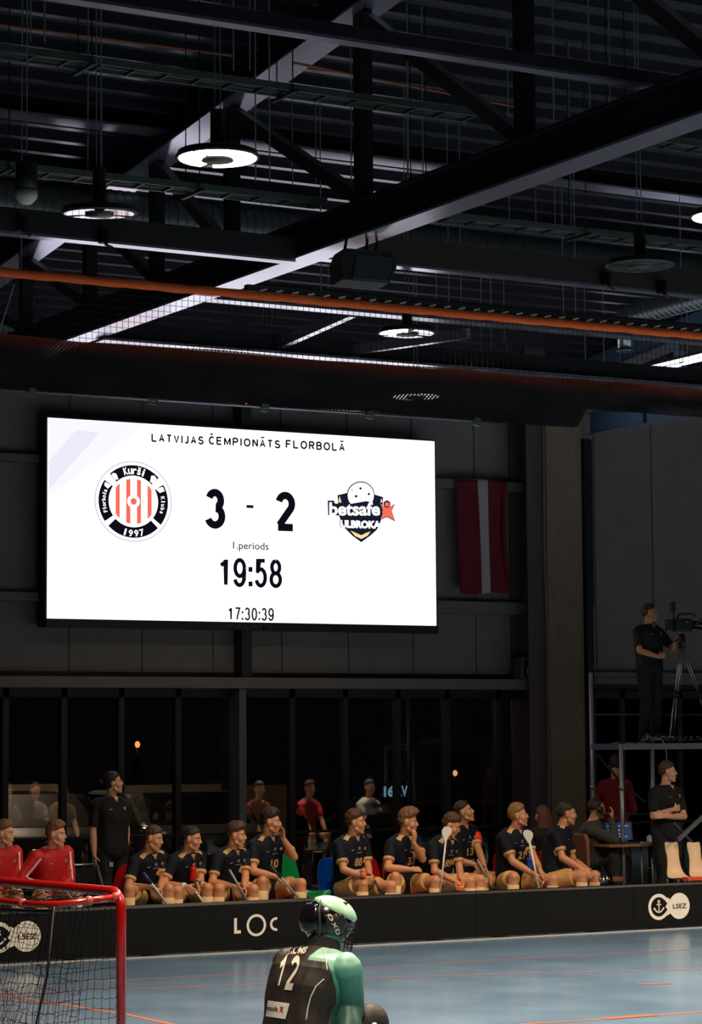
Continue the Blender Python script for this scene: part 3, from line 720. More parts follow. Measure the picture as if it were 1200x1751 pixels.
# pale lavender ray in the upper left of the picture on the screen
q = lambda *P: [at(x, y, YS)+V((0, -.002, 0)) for x, y in P]
flat('background_ray', [q((82.5, 715), (250, 725), (82.5, 850))], MLV, sb)
flat('background_band', [[p+V((0, -.001, 0)) for p in q((82.5, 790), (130, 735), (170, 740), (82.5, 838))]], MLV2, sb)
# maker's lettering on the housing
a = at(390, 1066.5, YS-.02); b = at(466, 1077, YS-.02)
vs, fs, asp = text_mb('PALAMI', .02)
MB().add([(a.x+(b.x-a.x)*u, YS-.024, b.z+(a.z-b.z)*v) for u, v in vs], fs).build('housing_lettering', mat('sb_lett', '#3c3a44', .5), sb)
# home emblem
D = Dec(228, 857.5, YS, (at(294, 860, YS).x-at(162, 855, YS).x)/2, (at(228, 788.5, YS).z-at(228, 926.5, YS).z)/2)
arcband(D, .975, 1.0, 0, 360, 0, 64).build('emblem_outline', MG, sb)
mb = MB()
for a0, a1 in ((43, 133), (-38, 30), (-136, -45), (146, 215)):
    t = arcband(D, .64, .9, a0, a1, 0); mb.add(t.v, t.f)
mb.build('emblem_ring', MK, sb)
flat('emblem_blade', [D.poly([(x*cos(radians(a))-y*sin(radians(a)), x*sin(radians(a))+y*cos(radians(a))) for x, y in pts], 1) for a, pts in
     ((128, [(.66, -.02), (.80, -.06), (.86, -.01), (.86, .06), (.7, .06)]), (152, [(.68, -.06), (.86, -.06), (.84, .03), (.72, .06)]),
      (48, [(.66, .02), (.80, .1), (.86, .04), (.84, -.06), (.68, -.06)]), (25, [(.66, .06), (.72, -.07), (.86, -.08), (.86, .04)]))], MW, sb)
def stripe(u0, u1, R=.56):
    P = []
    for i in range(5): u = u0+(u1-u0)*i/4; P.append((u, sqrt(R*R-u*u)))
    return P+[(u, -v) for u, v in P[::-1]]
flat('emblem_stripe', [D.poly(stripe(*s), 0) for s in ((-.46, -.355), (-.19, -.08), (.09, .195), (.365, .47))], MR, sb)
flat('emblem_ball_ring', [disc(D, 0, 0, .165, 1)], MW, sb); flat('emblem_ball', [disc(D, 0, 0, .082, 2)], MR, sb)
arctext(D, 'Kurši', .77, .19, 88, 44, MW, sb, 'emblem_name_text', 1)
arctext(D, '1997', .79, .17, -90, 42, MW, sb, 'emblem_year_text', 1, True)
arctext(D, 'Florbola', .77, .1, 181, 44, MW, sb, 'emblem_left_text', 1)
arctext(D, 'Klubs', .77, .1, -5, 34, MW, sb, 'emblem_right_text', 1)
# guest emblem; outline traced in emblem units (x right, y down, in tenths of its crop)
D2 = Dec(540, 810, YS, 1)
def G(pts, k=0): return [at(540+x/7.5, 810+y/7.5, YS)+V((0, -.003-.002*k, 0)) for x, y in pts]
flat('shield', [G([(275, 275), (400, 245), (580, 235), (745, 265), (860, 300), (850, 560), (780, 720), (690, 800), (580, 880), (470, 800), (370, 700), (300, 560)])], MN, sb)
cir = lambda x, y, r, n=26: [(x+r*cos(2*pi*i/n), y+r*sin(2*pi*i/n)) for i in range(n)]
flat('ball_outline', [G(cir(572, 278, 180), 1)], MN, sb); flat('ball_face', [G(cir(572, 280, 168), 2)], MW, sb)
flat('ball_hole', [G(cir(x, y, r, 10), 3) for x, y, r in ((567, 190, 16), (510, 290, 18), (675, 262, 16), (458, 210, 9))], MN, sb)
flat('flame_mark', [G(p, 1) for p in ([(303, 285), (325, 370), (300, 372), (288, 345)], [(835, 318), (850, 345), (842, 372), (825, 370)],
     [(440, 730), (500, 755), (580, 790), (640, 760), (700, 740), (660, 795), (580, 838), (500, 800)])], MY, sb)
flat('flame_notch', [G([(515, 735), (580, 765), (645, 738), (580, 748)], 2)], MN, sb)
def gtext(s, x0, y0, x1, y1, name, m, k, bold, slope=0):
    vs, fs, a_ = text_mb(s, bold)
    MB().add([G([(x0+(x1-x0)*u, y1+(y0-y1)*v+slope*u)], k)[0] for u, v in vs], fs).build(name, m, sb)
flat('wordmark_backing', [G([(145, 345), (225, 345), (240, 385), (400, 375), (450, 385), (640, 352), (720, 372), (830, 400), (830, 560), (600, 548), (440, 540), (150, 535)], 4)], MN, sb)
gtext('betsafe', 165, 365, 815, 540, 'wordmark_text', MW, 5, .03)
gtext('ULBROKA', 300, 588, 832, 700, 'club_text_outline', MN, 3, .10, 12); gtext('ULBROKA', 308, 594, 826, 696, 'club_text', MW, 4, .06, 12)
st = [(818, 380), (872, 425), (905, 440), (945, 425), (1000, 395), (962, 480), (1003, 600), (905, 552), (822, 580), (858, 490)]
flat('star_outline', [G([(905+(x-905)*1.1, 480+(y-480)*1.12) for x, y in st], 4), G(cir(905, 390, 46, 16), 4)], MN, sb)
flat('star_figure', [G(st, 5)], MR, sb); flat('star_head', [G(cir(905, 395, 30, 16), 6)], MR, sb)
MB.build = _b

# ------------------------------------------------------------------ flag on the wall
f0 = at(780, 818, YW-.2); f1 = at(868, 1016, YW-.2)
fg = empty('flag', (f0.x, YW-.2, f1.z), 0, 'tall dark red flag with a white centre stripe hanging on the wall', 'flag'); inv = Matrix.Translation(-fg.location)
mb = MB(); NX, NZ = 30, 30; vs = []; x1 = at(868, 818, YW-.2).x
for i in range(NX+1):
    for j in range(NZ+1):
        u = i/NX; t = j/NZ
        vs.append((f0.x+(x1-f0.x)*u+.05*t*(1-.6*u)-.06*sin(pi*t)*(u > .9), YW-.2+.02*sin(u*9+t*2)+.012*sin(u*23+t*3), f0.z+(f1.z-f0.z)*t*(1+.012*sin(u*7))))
for i in range(NX):
    for j in range(NZ):
        a = i*(NZ+1)+j; mb.k = 1 if .405 <= (i+.5)/NX <= .605 else 0; mb.add([], []); mb.f.append([a, a+1, a+NZ+2, a+NZ+1]); mb.mi.append(mb.k)
mb.v = [V(p) for p in vs]
o = mb.build('cloth', [mat('flag_red', '#6c0c1e', .8, bump=.2, bscale=200), mat('flag_white', '#b0a8ac', .8)], fg, True, tf=inv)
md = o.modifiers.new('s', 'SOLIDIFY'); md.thickness = .003
MB().tube([(f0.x-.03, YW-.2, f0.z), (x1+.03, YW-.2, f0.z)], .012).build('rod', MATS['galv_dark'], fg, True, tf=inv)
# small monitor speaker on the ledge
c = at(903, 1160, YW-.3); ms = empty('monitor_speaker', (c.x, YW-.25, zt), 0, 'small dark square speaker with a pale round cone on the ledge', 'loudspeaker')
MB().box((-.13, -.1, 0), (.13, .1, .27)).build('cabinet', mat('mon', '#55504c', .6), ms, bevel=.01)
MB().box((-.105, -.108, .025), (.105, -.1, .245)).build('front_panel', mat('mon2', '#151414', .5), ms)
MB().tube([(0, -.108, .1), (0, -.118, .1)], [.06, .045], 18).build('cone', mat('mon3', '#b0a8a0', .5), ms, True)
MB().tube([(0, -.108, .19), (0, -.116, .19)], [.028, .02], 14).build('tweeter', mat('mon3', '#b0a8a0', .5), ms, True)
# red status light on the pipe line (tiny)
c = at(421, 690, YN-.03); tag(MB().ell(c, (.006, .006, .006)).build('indicator_light', mat('led_ind', '#ff2020', emit='#ff2a2a', es=1.5)), 'tiny red indicator light above the scoreboard', 'light')

# ------------------------------------------------------------------ rink boards
YB = 22.0; mboard = mat('board_black', '#050505', .42, bump=.05, bscale=6, spec=.3)
mlog = mat('logo_white', '#e0dad0', .55); mk2 = mat('board_ink', '#121111', .6)
xb0 = at(-140, 1600, YB).x; names = []
bounds = [xb0+2.0*i for i in range(7)]
labs = ['black rink board panel behind the red goal with a white anchor badge', 'black rink board panel just right of the goal post', 'black rink board panel with white LOC lettering', 'black rink board panel right of the goalkeeper helmet', 'black rink board panel in the right half of the picture', 'black rink board panel with the anchor and LSEZ badge', 'black rink board panel at the extreme right']
BR = []
def board_of(x):
    for i in range(len(bounds)-1):
        if bounds[i] <= x < bounds[i+1]: return BR[i]
    return BR[-1]
for i in range(6):
    x0, x1 = bounds[i], bounds[i+1]
    r_ = empty('rink_board', ((x0+x1)/2, YB, 0), 0, 'x', 'rink board', 'black rink board panels'); BR.append(r_)
    h = (x1-x0)/2-.002
    MB().prism([(0, .03), (.035, .03), (.035, .47), (.028, .492), (.018, .5), (.008, .492), (0, .47)], -h, h, 'x').build('panel', mboard, r_)
    MB().box((-h, -.008, 0), (h, .05, .012)).build('base_strip', mat('board_strip', '#a8a8a8', .5), r_, label='pale bottom strip')
    for dx in (-.6, .6): MB().bar((dx, .035, .25), (dx, .3, .02), .04, .02).bar((dx, .03, .012), (dx, .32, .012), .06, .02).build('support_foot', MATS['galv_dark'], r_)
def bmb(mb, name, m, x):
    r_ = board_of(x); return mb.build(name, m, r_, tf=Matrix.Translation(-r_.location))
def badge(px, py, r, who):
    D = Dec(px, py, YB, r); x = D.c.x
    mb = MB(); n_ = [(cos(radians(-136+272*i/36)), sin(radians(-136+272*i/36))) for i in range(37)]+[(-1.34, 0)]; mb.add(D.poly(n_, 2), [tuple(range(38))])
    bmb(mb, 'badge_disc', mlog, x)
    t = arcband(D, .74, 1.0, 42, 318, 0, 40); t.v = [p+V((-1.94*r, 0, 0)) for p in t.v]
    [t.add(D.poly([(-1.2, q*.70), (-1.39, q*.52), (-1.12, q*.22), (-.85, q*.56)], 1), [(0, 1, 2, 3)]) for q in (1, -1)]
    bmb(t, 'badge_ring', mlog, x)
    a = MB(); A = lambda pts: D.poly([(u-1.94, v) for u, v in pts], 1)
    a.add(A([(-.05, .30), (.05, .30), (.05, -.45), (-.05, -.45)]), [(0, 1, 2, 3)]).add(A([(-.2, .22), (.2, .22), (.2, .12), (-.2, .12)]), [(0, 1, 2, 3)])
    b = arcband(D, .34, .45, 200, 340, 1, 16); b.v = [p+V((-1.94*r, 0, -.02*r)) for p in b.v]; a.add(b.v, b.f)
    b = arcband(D, .05, .13, 0, 360, 1, 14); b.v = [p+V((-1.94*r, 0, .4*r)) for p in b.v]; a.add(b.v, b.f)
    for s_ in (-1, 1): a.add(A([(s_*.36, -.02), (s_*.56, -.12), (s_*.40, -.26)]), [(0, 1, 2)])
    bmb(a, 'badge_anchor', mlog, x)
    vs, fs, _ = text_mb('LSEZ', .02)
    bmb(MB().add([D.p(-.62+1.32*u, -.2+.38*v, 3) for u, v in vs], fs), 'badge_text', mk2, x)
badge(1160.5, 1549, .139, 'r'); badge(45, 1601, .142, 'l')
D = Dec(438, 1582, YB, .107)
bmb(arcband(D, .76, 1.0, 0, 360, 0, 48), 'lettering', mlog, D.c.x)
a = at(400, 1570, YB); b = at(411.5, 1596, YB); lw_ = .03; y_ = YB-.003
bmb(MB().add([(a.x, y_, b.z), (b.x, y_, b.z), (b.x, y_, b.z+lw_), (a.x+lw_, y_, b.z+lw_), (a.x+lw_, y_, a.z), (a.x, y_, a.z)], [(0, 1, 2, 3, 4, 5)]), 'lettering', mlog, D.c.x)
D = Dec(471.5, 1580, YB, .066)
bmb(arcband(D, .62, 1.0, 75, 285, 0, 30), 'lettering', mlog, D.c.x)
k_ = board_of(at(438, 1582, YB).x)
for i, r_ in enumerate(BR):
    cxp = r_.location.x; kids = [o.name.split('.')[0] for o in bpy.data.objects if o.parent == r_]
    if 'lettering' in kids: r_['label'] = 'black rink board panel bearing the white letters LOC'
    elif 'badge_disc' in kids and cxp < 12: r_['label'] = 'black rink board panel behind the red goal, with a white LSEZ badge'
    elif 'badge_disc' in kids: r_['label'] = 'black rink board panel at the right with the anchor and LSEZ badge'
    else: r_['label'] = None
free = [r_ for r_ in BR if r_['label'] is None]
for r_ in free:
    px = 600+(V(r_.location)-V((0, 0, CAMH))).dot(Rv)/(V(r_.location)-V((0, 0, CAMH))).dot(Fv)*FPX
    r_['label'] = 'plain black rink board panel ' + ('right of the red goal post' if px < 400 else 'behind the crouching goalkeeper' if px < 760 else 'in front of the players holding sticks at the right' if px < 1000 else 'at the right edge below the beige seats' if px < 1300 else 'last of the row, past the beige seats')

# ------------------------------------------------------------------ floorball goal
gy = 13.7; A0 = at(207, 1524, gy); gX = A0.x; gz = A0.z
goal = empty('floorball_goal', (gX, gy, 0), radians(6), 'red tubular floorball goal with black net at the lower left', 'goal')
gred = mat('goal_red', '#a8120c', .25, coat=.5)
R = .03; W = 1.6; Hh = gz-.005; dt, db = .40, .65
def corner(p, a, b, r, n=7):   # rounded corner from p toward a and b
    p = V(p); a = (V(a)-p).normalized(); b = (V(b)-p).normalized(); return [p+a*r*(1-sin(t))+b*r*(1-cos(t)) for t in [pi/2*i/n for i in range(n+1)]]
pts = [(0, 0, R)]+corner((0, 0, Hh), (0, 0, 0), (0, W, Hh), .1)+corner((0, W, Hh), (0, 0, Hh), (0, W, 0), .1)+[(0, W, R)]
MB().tube(pts, R, 16).build('front_frame', gred, goal, True)
rt = [(-.02, .03, Hh-.03), (-.20, .05, Hh-.045), (-.36, .09, Hh-.06), (-.42, .2, Hh-.065), (-.43, .5, Hh-.068), (-.43, 1.1, Hh-.068), (-.42, 1.4, Hh-.065), (-.36, 1.51, Hh-.06), (-.2, 1.55, Hh-.045), (-.02, 1.57, Hh-.03)]
MB().tube(rt, .02, 12).build('top_rear_frame', gred, goal, True)
bt = [(0, 0, R), (-db+.1, 0, R), (-db, .1, R), (-db, W-.1, R), (-db+.1, W, R), (0, W, R)]
MB().tube(bt, .02, 12).build('floor_frame', gred, goal, True)
cl = MB()
for p in ((-.19, .05, Hh-.045), (-.43, .42, Hh-.068), (-.02, .03, Hh-.03)):
    cl.ell(p, (.03, .028, .03))
cl.build('frame_clamp', mat('goal_clamp', '#b0564a', .3), goal, True)
def netpanel(a, b, c, d, pu, pv, wob=.012, r=.0017):
    """mesh net on the quad a-b (top) c-d (bottom)"""
    mb = MB(); a, b, c, d = map(V, (a, b, c, d)); nu = int((c-d).length/pu); nv = int((a-d).length/pv)
    nrm = (b-a).cross(d-a).normalized()
    def P(u, v):
        p = (a*(1-u)+b*u)*(1-v)+(d*(1-u)+c*u)*v
        return p+nrm*wob*2*noise.noise(V((u*5, v*5, pu*90)))+V((noise.noise(p*9), noise.noise(p*9+V((5, 5, 5))), noise.noise(p*9+V((9, 2, 5)))))*wob
    for i in range(nu+1): mb.tube([P(i/nu, j/(2*nv)) for j in range(2*nv+1)], r, 4)
    for j in range(nv+1):
        pts = []
        for i in range(2*nu+1): p = P(i/(2*nu), j/nv); p.z -= .007*(i % 2); pts.append(p)
        mb.tube(pts, r, 4)
    return mb
nm = mat('goal_net', '#07080a', .9, spec=.1)
netpanel((-.02, .02, Hh-.04), (-.40, .1, Hh-.07), (-db, .05, .04), (-.02, .02, .04), .055, .055).build('side_net', nm, goal, kind='stuff')
netpanel((-.40, .1, Hh-.07), (-.40, 1.5, Hh-.07), (-db, 1.55, .04), (-db, .05, .04), .055, .055, .018).build('back_net', nm, goal, kind='stuff')
netpanel((-.02, 1.58, Hh-.04), (-.40, 1.5, Hh-.07), (-db, 1.55, .04), (-.02, 1.58, .04), .055, .055).build('side_net', nm, goal, kind='stuff')
netpanel((0, .02, Hh-.03), (0, 1.58, Hh-.03), (-.42, 1.5, Hh-.07), (-.42, .1, Hh-.07), .045, .045, .02).build('top_net', nm, goal, kind='stuff')
netpanel((-.22, .05, Hh-.08), (-.22, 1.55, Hh-.08), (-.26, 1.55, .3), (-.26, .05, .3), .07, .07, .03).build('drop_net', nm, goal, kind='stuff')
MB().tube([(-.40, .09, Hh-.07), (-.45, .08, Hh*.6), (-.55, .06, .35), (-db, .05, .04)], .008, 8).build('corner_cord', MATS['black'], goal, True)
MB().tube([(-.40+.0, .1+.05*i*2, Hh-.1-.02*sin(pi*i/15)) for i in range(16)], .012, 8).build('net_edging', MATS['black'], goal, True)

# ------------------------------------------------------------------ outside: yard, cars, lamps
struct(MB().box((-10, YW+.1, -.25), (60, 70, -.05)), 'floor_outside', mat('asphalt', '#131314', .5, bump=.3, bscale=30))
def car(x, y, rz, label, col, name='car'):
    root = empty('car', (x, y, -.05), rz, label, 'car')
    mc = mat('car_'+name, col, .22, .4, coat=.6)
    prof = [(-2.1, .35), (-2.15, .75), (-1.9, .95), (-1.1, 1.02), (-.55, 1.42), (.9, 1.45), (1.7, 1.0), (2.1, .9), (2.15, .4), (1.75, .3), (-1.8, .3)]
    MB().prism(prof, -.85, .85, 'y').build('body', mc, root, bevel=.08)
    gl_ = mat('car_glass', '#06080a', .35, spec=.4)
    MB().prism([(-1.0, 1.03), (-.55, 1.38), (.85, 1.40), (1.5, 1.03)], -.86, .86, 'y').build('side_glass', gl_, root)
    MB().add([(-1.14, -.7, 1.03), (-1.14, .7, 1.03), (-.58, .62, 1.43), (-.58, -.62, 1.43)], [(0, 1, 2, 3)]).build('windscreen', gl_, root)
    for sx in (-1.35, 1.3):
        for sy in (-.86, .70):
            MB().tube([(sx, sy, .32), (sx, sy+.16, .32)], .32, 22).build('wheel', MATS['rubber'], root, True)
    for sy in (-.6, .6):
        MB().ell((-2.12, sy, .72), (.05, .16, .07)).build('headlamp', mat('car_lamp', '#dddddd', .1, .5), root, True)
    return root
a = at(30, 1400, 31); car(a.x, 31.2, radians(92), 'dark parked car outside behind the red-jersey players', '#20262c', 'blue')
a = at(262, 1400, 31); car(a.x+.15, 30.8, radians(86), 'silver-grey parked car outside behind the standing woman', '#7b8282', 'silver')
def bulb(px, py, Y, r, col, es, label, pole=True):
    c = at(px, py, Y); root = empty('street_lamp', (c.x, Y, -.05), 0, label, 'lamp')
    MB().ell((0, 0, c.z+.05), (r, r, r*1.3)).build('bulb', mat('bulb'+col+str(es), col, emit=col, es=es), root, True)
    MB().tube([(0, .05, 0), (0, .05, c.z+.05)], .04, 8).build('pole', MATS['black'], root, True)
bulb(235, 1273, 45, .05, '#ff8a3a', 6, 'distant orange lamp seen through the left windows')
bulb(778, 1322, 45, .05, '#ffb070', 3, 'distant orange lamp seen through the middle window')
for k, (px, py, s) in enumerate(((54, 1411, .03), (78, 1423, .035), (218, 1432, .04), (239, 1393, .05), (283, 1388, .03), (436, 1402, .02), (439, 1409, .03), (68, 1409, .015))):
    pass
YO = 30.0
c0 = at(656, 1344, 40); c1 = at(697, 1362, 40)
sg = empty('lit_sign', (c0.x, 40, -.05), 0, 'small blue-white lit sign far outside the middle window', 'sign')
mat('sign_lit', '#9fd4f0', emit='#a6d8f5', es=.9); vs, fs, _ = text_mb('16', .05); MB().add([((c1.x-c0.x)*.42*u, 0, c1.z+(c0.z-c1.z)*v+.05) for u, v in vs], fs).build('left_digits', MATS['sign_lit'], sg)
vs, fs, _ = text_mb('LV', .03); MB().add([((c1.x-c0.x)*(.58+.42*u), 0, c1.z+(c0.z-c1.z)*v+.05) for u, v in vs], fs).build('right_letters', MATS['sign_lit'], sg)
MB().box((0, .05, 0), (.05, .1, c0.z+.05)).build('post', MATS['black'], sg)
MB().box((c1.x-c0.x-.05, .05, 0), (c1.x-c0.x, .1, c0.z+.05)).build('post', MATS['black'], sg)
# tan panels added outside, standing in for the barrier mirrored in the glass
fw = mat('reflection_tan', '#6a5f4c', .8)
for k, (pa_, pb_, lab) in enumerate(((-60, 100, 'tan panel imitating a mirrored barrier in the leftmost windows'), (215, 378, 'tan panel imitating a mirrored barrier behind the dark-haired standing woman'), (420, 490, 'tan panel imitating a mirrored barrier right of the grey window post'))):
    A_ = at(pa_, 1343, 36); B_ = at(pb_, 1381, 36)
    hb = empty('reflection_panel', ((A_.x+B_.x)/2, 36, -.05), 0, lab, 'reflection_panel'); w_ = (B_.x-A_.x)/2
    MB().box((-w_, 0, .25), (w_, .04, A_.z+.05)).build('panel', fw, hb)
    for xx in (-w_+.02, 0, w_-.06): MB().box((xx, .04, 0), (xx+.05, .1, A_.z+.05)).build('post', MATS['black'], hb)
area('outside_fill_light', (14, 33.5, 5.2), .4, 420, (1, .75, .5), (0, 0, 0))  # added fill without a fixture, brightens the tan panels and cars outside
# ------------------------------------------------------------------ people
navy = mat('jersey_navy', '#10131f', .75, bump=.35, bscale=22, spec=.25)
gold = mat('jersey_gold', '#cfa466', .6, bump=.15, bscale=30)
tan_ = mat('shorts_tan', '#cfa05e', .7, bump=.35, bscale=22)
sockm = mat('sock_tan', '#d8b888', .85, bump=.2, bscale=90)
redj = mat('jersey_red', '#c2161a', .6, bump=.35, bscale=18)
blk = mat('cloth_black', '#0a0a0b', .85, bump=.3, bscale=18)
blk2 = mat('trouser_black', '#0f0f13', .8, bump=.2, bscale=14)
lips = mat('lips', '#a86050', .5)
eyew = mat('eye_white', '#d8d0c8', .3); eyed = mat('eye_dark', '#1c120c', .2)
HAIRM = {k: mat('hair_'+k, c, .6, bump=.9, bscale=45, var=.35, stretch=(1, 1, .25)) for k, c in
         dict(brown='#4a2f1c', dark='#2a1a12', blond='#8a6236', light='#7a5230', auburn='#5a2c18').items()}

def ik(a, b, l1, l2, pole):
    a = V(a); b = V(b); d = b-a; L = d.length
    if L > (l1+l2)*.995: b = a+d.normalized()*(l1+l2)*.995; d = b-a; L = d.length
    n = d/L; x = (l1*l1-l2*l2+L*L)/(2*L); h = sqrt(max(l1*l1-x*x, 1e-6))
    p = V(pole); p = (p-n*p.dot(n)); p.normalize()
    return a+n*x+p*h, b

def hand(mb, w, d, n, thumb, s=1.0, curl=.5):
    """palm, four separate fingers and a thumb; d = pointing direction, n = palm side, thumb = +1/-1 side"""
    w = V(w); d = V(d).normalized(); n = V(n); n = (n-d*n.dot(d)).normalized(); sd = d.cross(n)*thumb
    for i, (o, L) in enumerate(((.030, .066), (.010, .076), (-.010, .070), (-.029, .054))):
        k = w+d*(.088-.004*abs(i-1))*s+sd*o*s
        mb.cap(w+d*.01*s+sd*o*.55*s, k, .0155*s, .0125*s, 8)
        p = k; a = curl*.35
        for j, f in enumerate((.45, .32, .23)):
            dd = d*cos(a)+n*sin(a)+sd*(.06*(1.5-i)); q = p+dd.normalized()*L*f*s
            mb.cap(p, q, (.0095-.001*j)*s, (.009-.001*j)*s, 8); p = q; a += curl*(.8 if j == 0 else .6)
    b = w+d*.03*s+sd*.028*s
    mb.cap(w+d*.01*s, b, .016*s, .014*s, 8)
    q = b+(d*.55+sd*.75+n*.35).normalized()*.036*s; mb.cap(b, q, .013*s, .0105*s, 8)
    mb.cap(q, q+(d*.8+sd*.2+n*.5).normalized()*.03*s, .0105*s, .009*s, 8)

def headgeo(mb, M, s=1.0, wide=1.0):
    P = lambda x, y, z: M @ (V((x*wide, y, z))*s)
    R3 = M.to_3x3()
    mb.ell(P(0, .012, .032), (.074*s, .094*s, .092*s), R3)
    mb.ell(P(0, -.025, -.03), (.058*s, .064*s, .078*s), R3)
    mb.ell(P(0, -.045, -.06), (.042*s, .042*s, .045*s), R3)
    mb.ell(P(0, -.074, -.096), (.021*s, .017*s, .016*s), R3)
    mb.cap(P(0, -.082, .028), P(0, -.103, -.012), .009*s, .0115*s, 8)
    mb.ell(P(0, -.094, -.016), (.016*s, .012*s, .009*s), R3)
    mb.cap(P(-.04, -.068, .038), P(.04, -.068, .038), .013*s, .013*s, 8)
    for e in (-1, 1):
        mb.ell(P(e*.036, -.048, -.018), (.032*s, .034*s, .036*s), R3)
        mb.ell(P(e*.080, .014, -.002), (.013*s, .021*s, .033*s), R3 @ Matrix.Rotation(e*.3, 3, 'Z'))
        mb.cap(P(e*.055, -.01, -.06), P(e*.02, -.06, -.09), .018*s, .016*s, 8)
    mb.cap(P(-.016, -.087, -.046), P(.016, -.087, -.046), .0075*s, .0075*s, 8)
    mb.cap(P(-.014, -.085, -.058), P(.014, -.085, -.058), .008*s, .008*s, 8)

def interp(t, T):
    for (a, x), (b, y) in zip(T, T[1:]):
        if t <= b: return x+(y-x)*(t-a)/(b-a)
    return T[-1][1]
LINE = {'short': [(-1, .66), (-.8, .55), (-.5, .36), (-.25, .2), (-.02, .16), (.2, .10), (.3, -.38), (.55, -.6), (1, -.66)],
        'receding': [(-1, .86), (-.8, .78), (-.5, .5), (-.25, .12), (-.02, .0), (.12, -.38), (1, -.6)],
        'fringe': [(-1, .42), (-.8, .38), (-.5, .25), (-.25, .05), (-.02, -.1), (.12, -.42), (1, -.7)],
        'full': [(-1, .62), (-.6, .42), (-.3, .0), (.0, -.3), (.2, -.8), (1, -.95)]}
def hair(M, style, m, parent, s=1.0, thick=.008, top=.02, quiff=0, rough=.008, nm='hair', freq=26, seed=0):
    line = LINE.get(style, LINE['short']); nu, nv = 56, 40; R = []
    for i in range(1, nv):
        t = -pi/2+pi*i/nv; row = []
        for j in range(nu):
            a = 2*pi*j/nu; d = V((cos(t)*cos(a), cos(t)*sin(a), sin(t)))
            h = interp(d.y, line)+.05*noise.noise(d*9+V((seed, 0, 0)))
            k = max(0, min(1, (d.z-h)/.26+.35)); k = k**.8
            nz = noise.noise(V((d.x*freq*.3, d.y*freq*.3, d.z*freq*.12))+V((seed, seed, 0)))+.5*noise.noise(V((d.x*freq, d.y*freq*.6, d.z*4)))
            th = thick+top*max(0, d.z)**1.5+quiff*max(0, d.z)*max(0, -d.y)*2.0+rough*nz
            f = -.007*(1-k)+th*k
            row.append(M @ (V((d.x*(.074+f), .012+d.y*(.094+f), .032+d.z*(.092+f)))*s))
        R.append(row)
    return MB().rings(R).build(nm, m, parent, True)

def facebits(M, parent, s=1.0, haircol='brown', look=0, beard=None):
    P = lambda x, y, z: M @ (V((x, y, z))*s); R3 = M.to_3x3()
    for e in (-1, 1):
        o = MB().ell(P(e*.031, -.0765, .014), (.0115*s, .009*s, .0075*s), R3, 12, 8).build('eye', eyew, parent, True)
        MB().ell(P(e*.031+look*.003, -.0838, .014), (.0048*s, .0035*s, .0052*s), R3, 8, 6).build('iris', eyed, o, True)
        MB().cap(P(e*.014, -.0835, .034), P(e*.048, -.073, .036), .0042*s, .003*s, 6).build('eyebrow', HAIRM[haircol], parent, True)
    MB().cap(P(-.02, -.0905, -.0515), P(.02, -.0905, -.0515), .0052*s, .0052*s, 8).build('lips', lips, parent, True)

def proj_print(root, jm, name, s, m, c, side, up, front, w, h, bold=.03, polys=None):
    """lettering or marks laid onto the cloth of a jersey by casting onto its surface"""
    bv = BVHTree.FromPolygons([v.co for v in jm.data.vertices], [p.vertices[:] for p in jm.data.polygons])
    if polys is None: vs, fs, a = text_mb(s, bold, sub=2)
    else: vs, fs = polys
    out = []
    for x, y in vs:
        p = c+side*((x-.5)*w)+up*((y-.5)*h); hit = bv.ray_cast(p+front*.5, -front, 1.0)
        out.append(hit[0]+front*.0045 if hit[0] is not None else p+front*.02)
    return MB().add(out, fs).build(name, m, root)
SWOOSH = ([(0, .45), (.18, .12), (.42, .1), (.75, .55), (1, 1), (.6, .42), (.35, .3), (.12, .5)], [list(range(8))])
CREST = ([(0, 1), (1, 1), (1, .45), (.5, 0), (0, .45)], [[0, 1, 2, 3, 4]])
FIG = ([(0, 0), (.3, .45), (.1, 1), (.32, .8), (.5, 1), (.68, .8), (.9, 1), (.7, .45), (1, 0), (.72, .15), (.5, .3), (.28, .15)], [list(range(12))])
BARQ = ([(0, 0), (1, 0), (1, 1), (0, 1)], [[0, 1, 2, 3]])

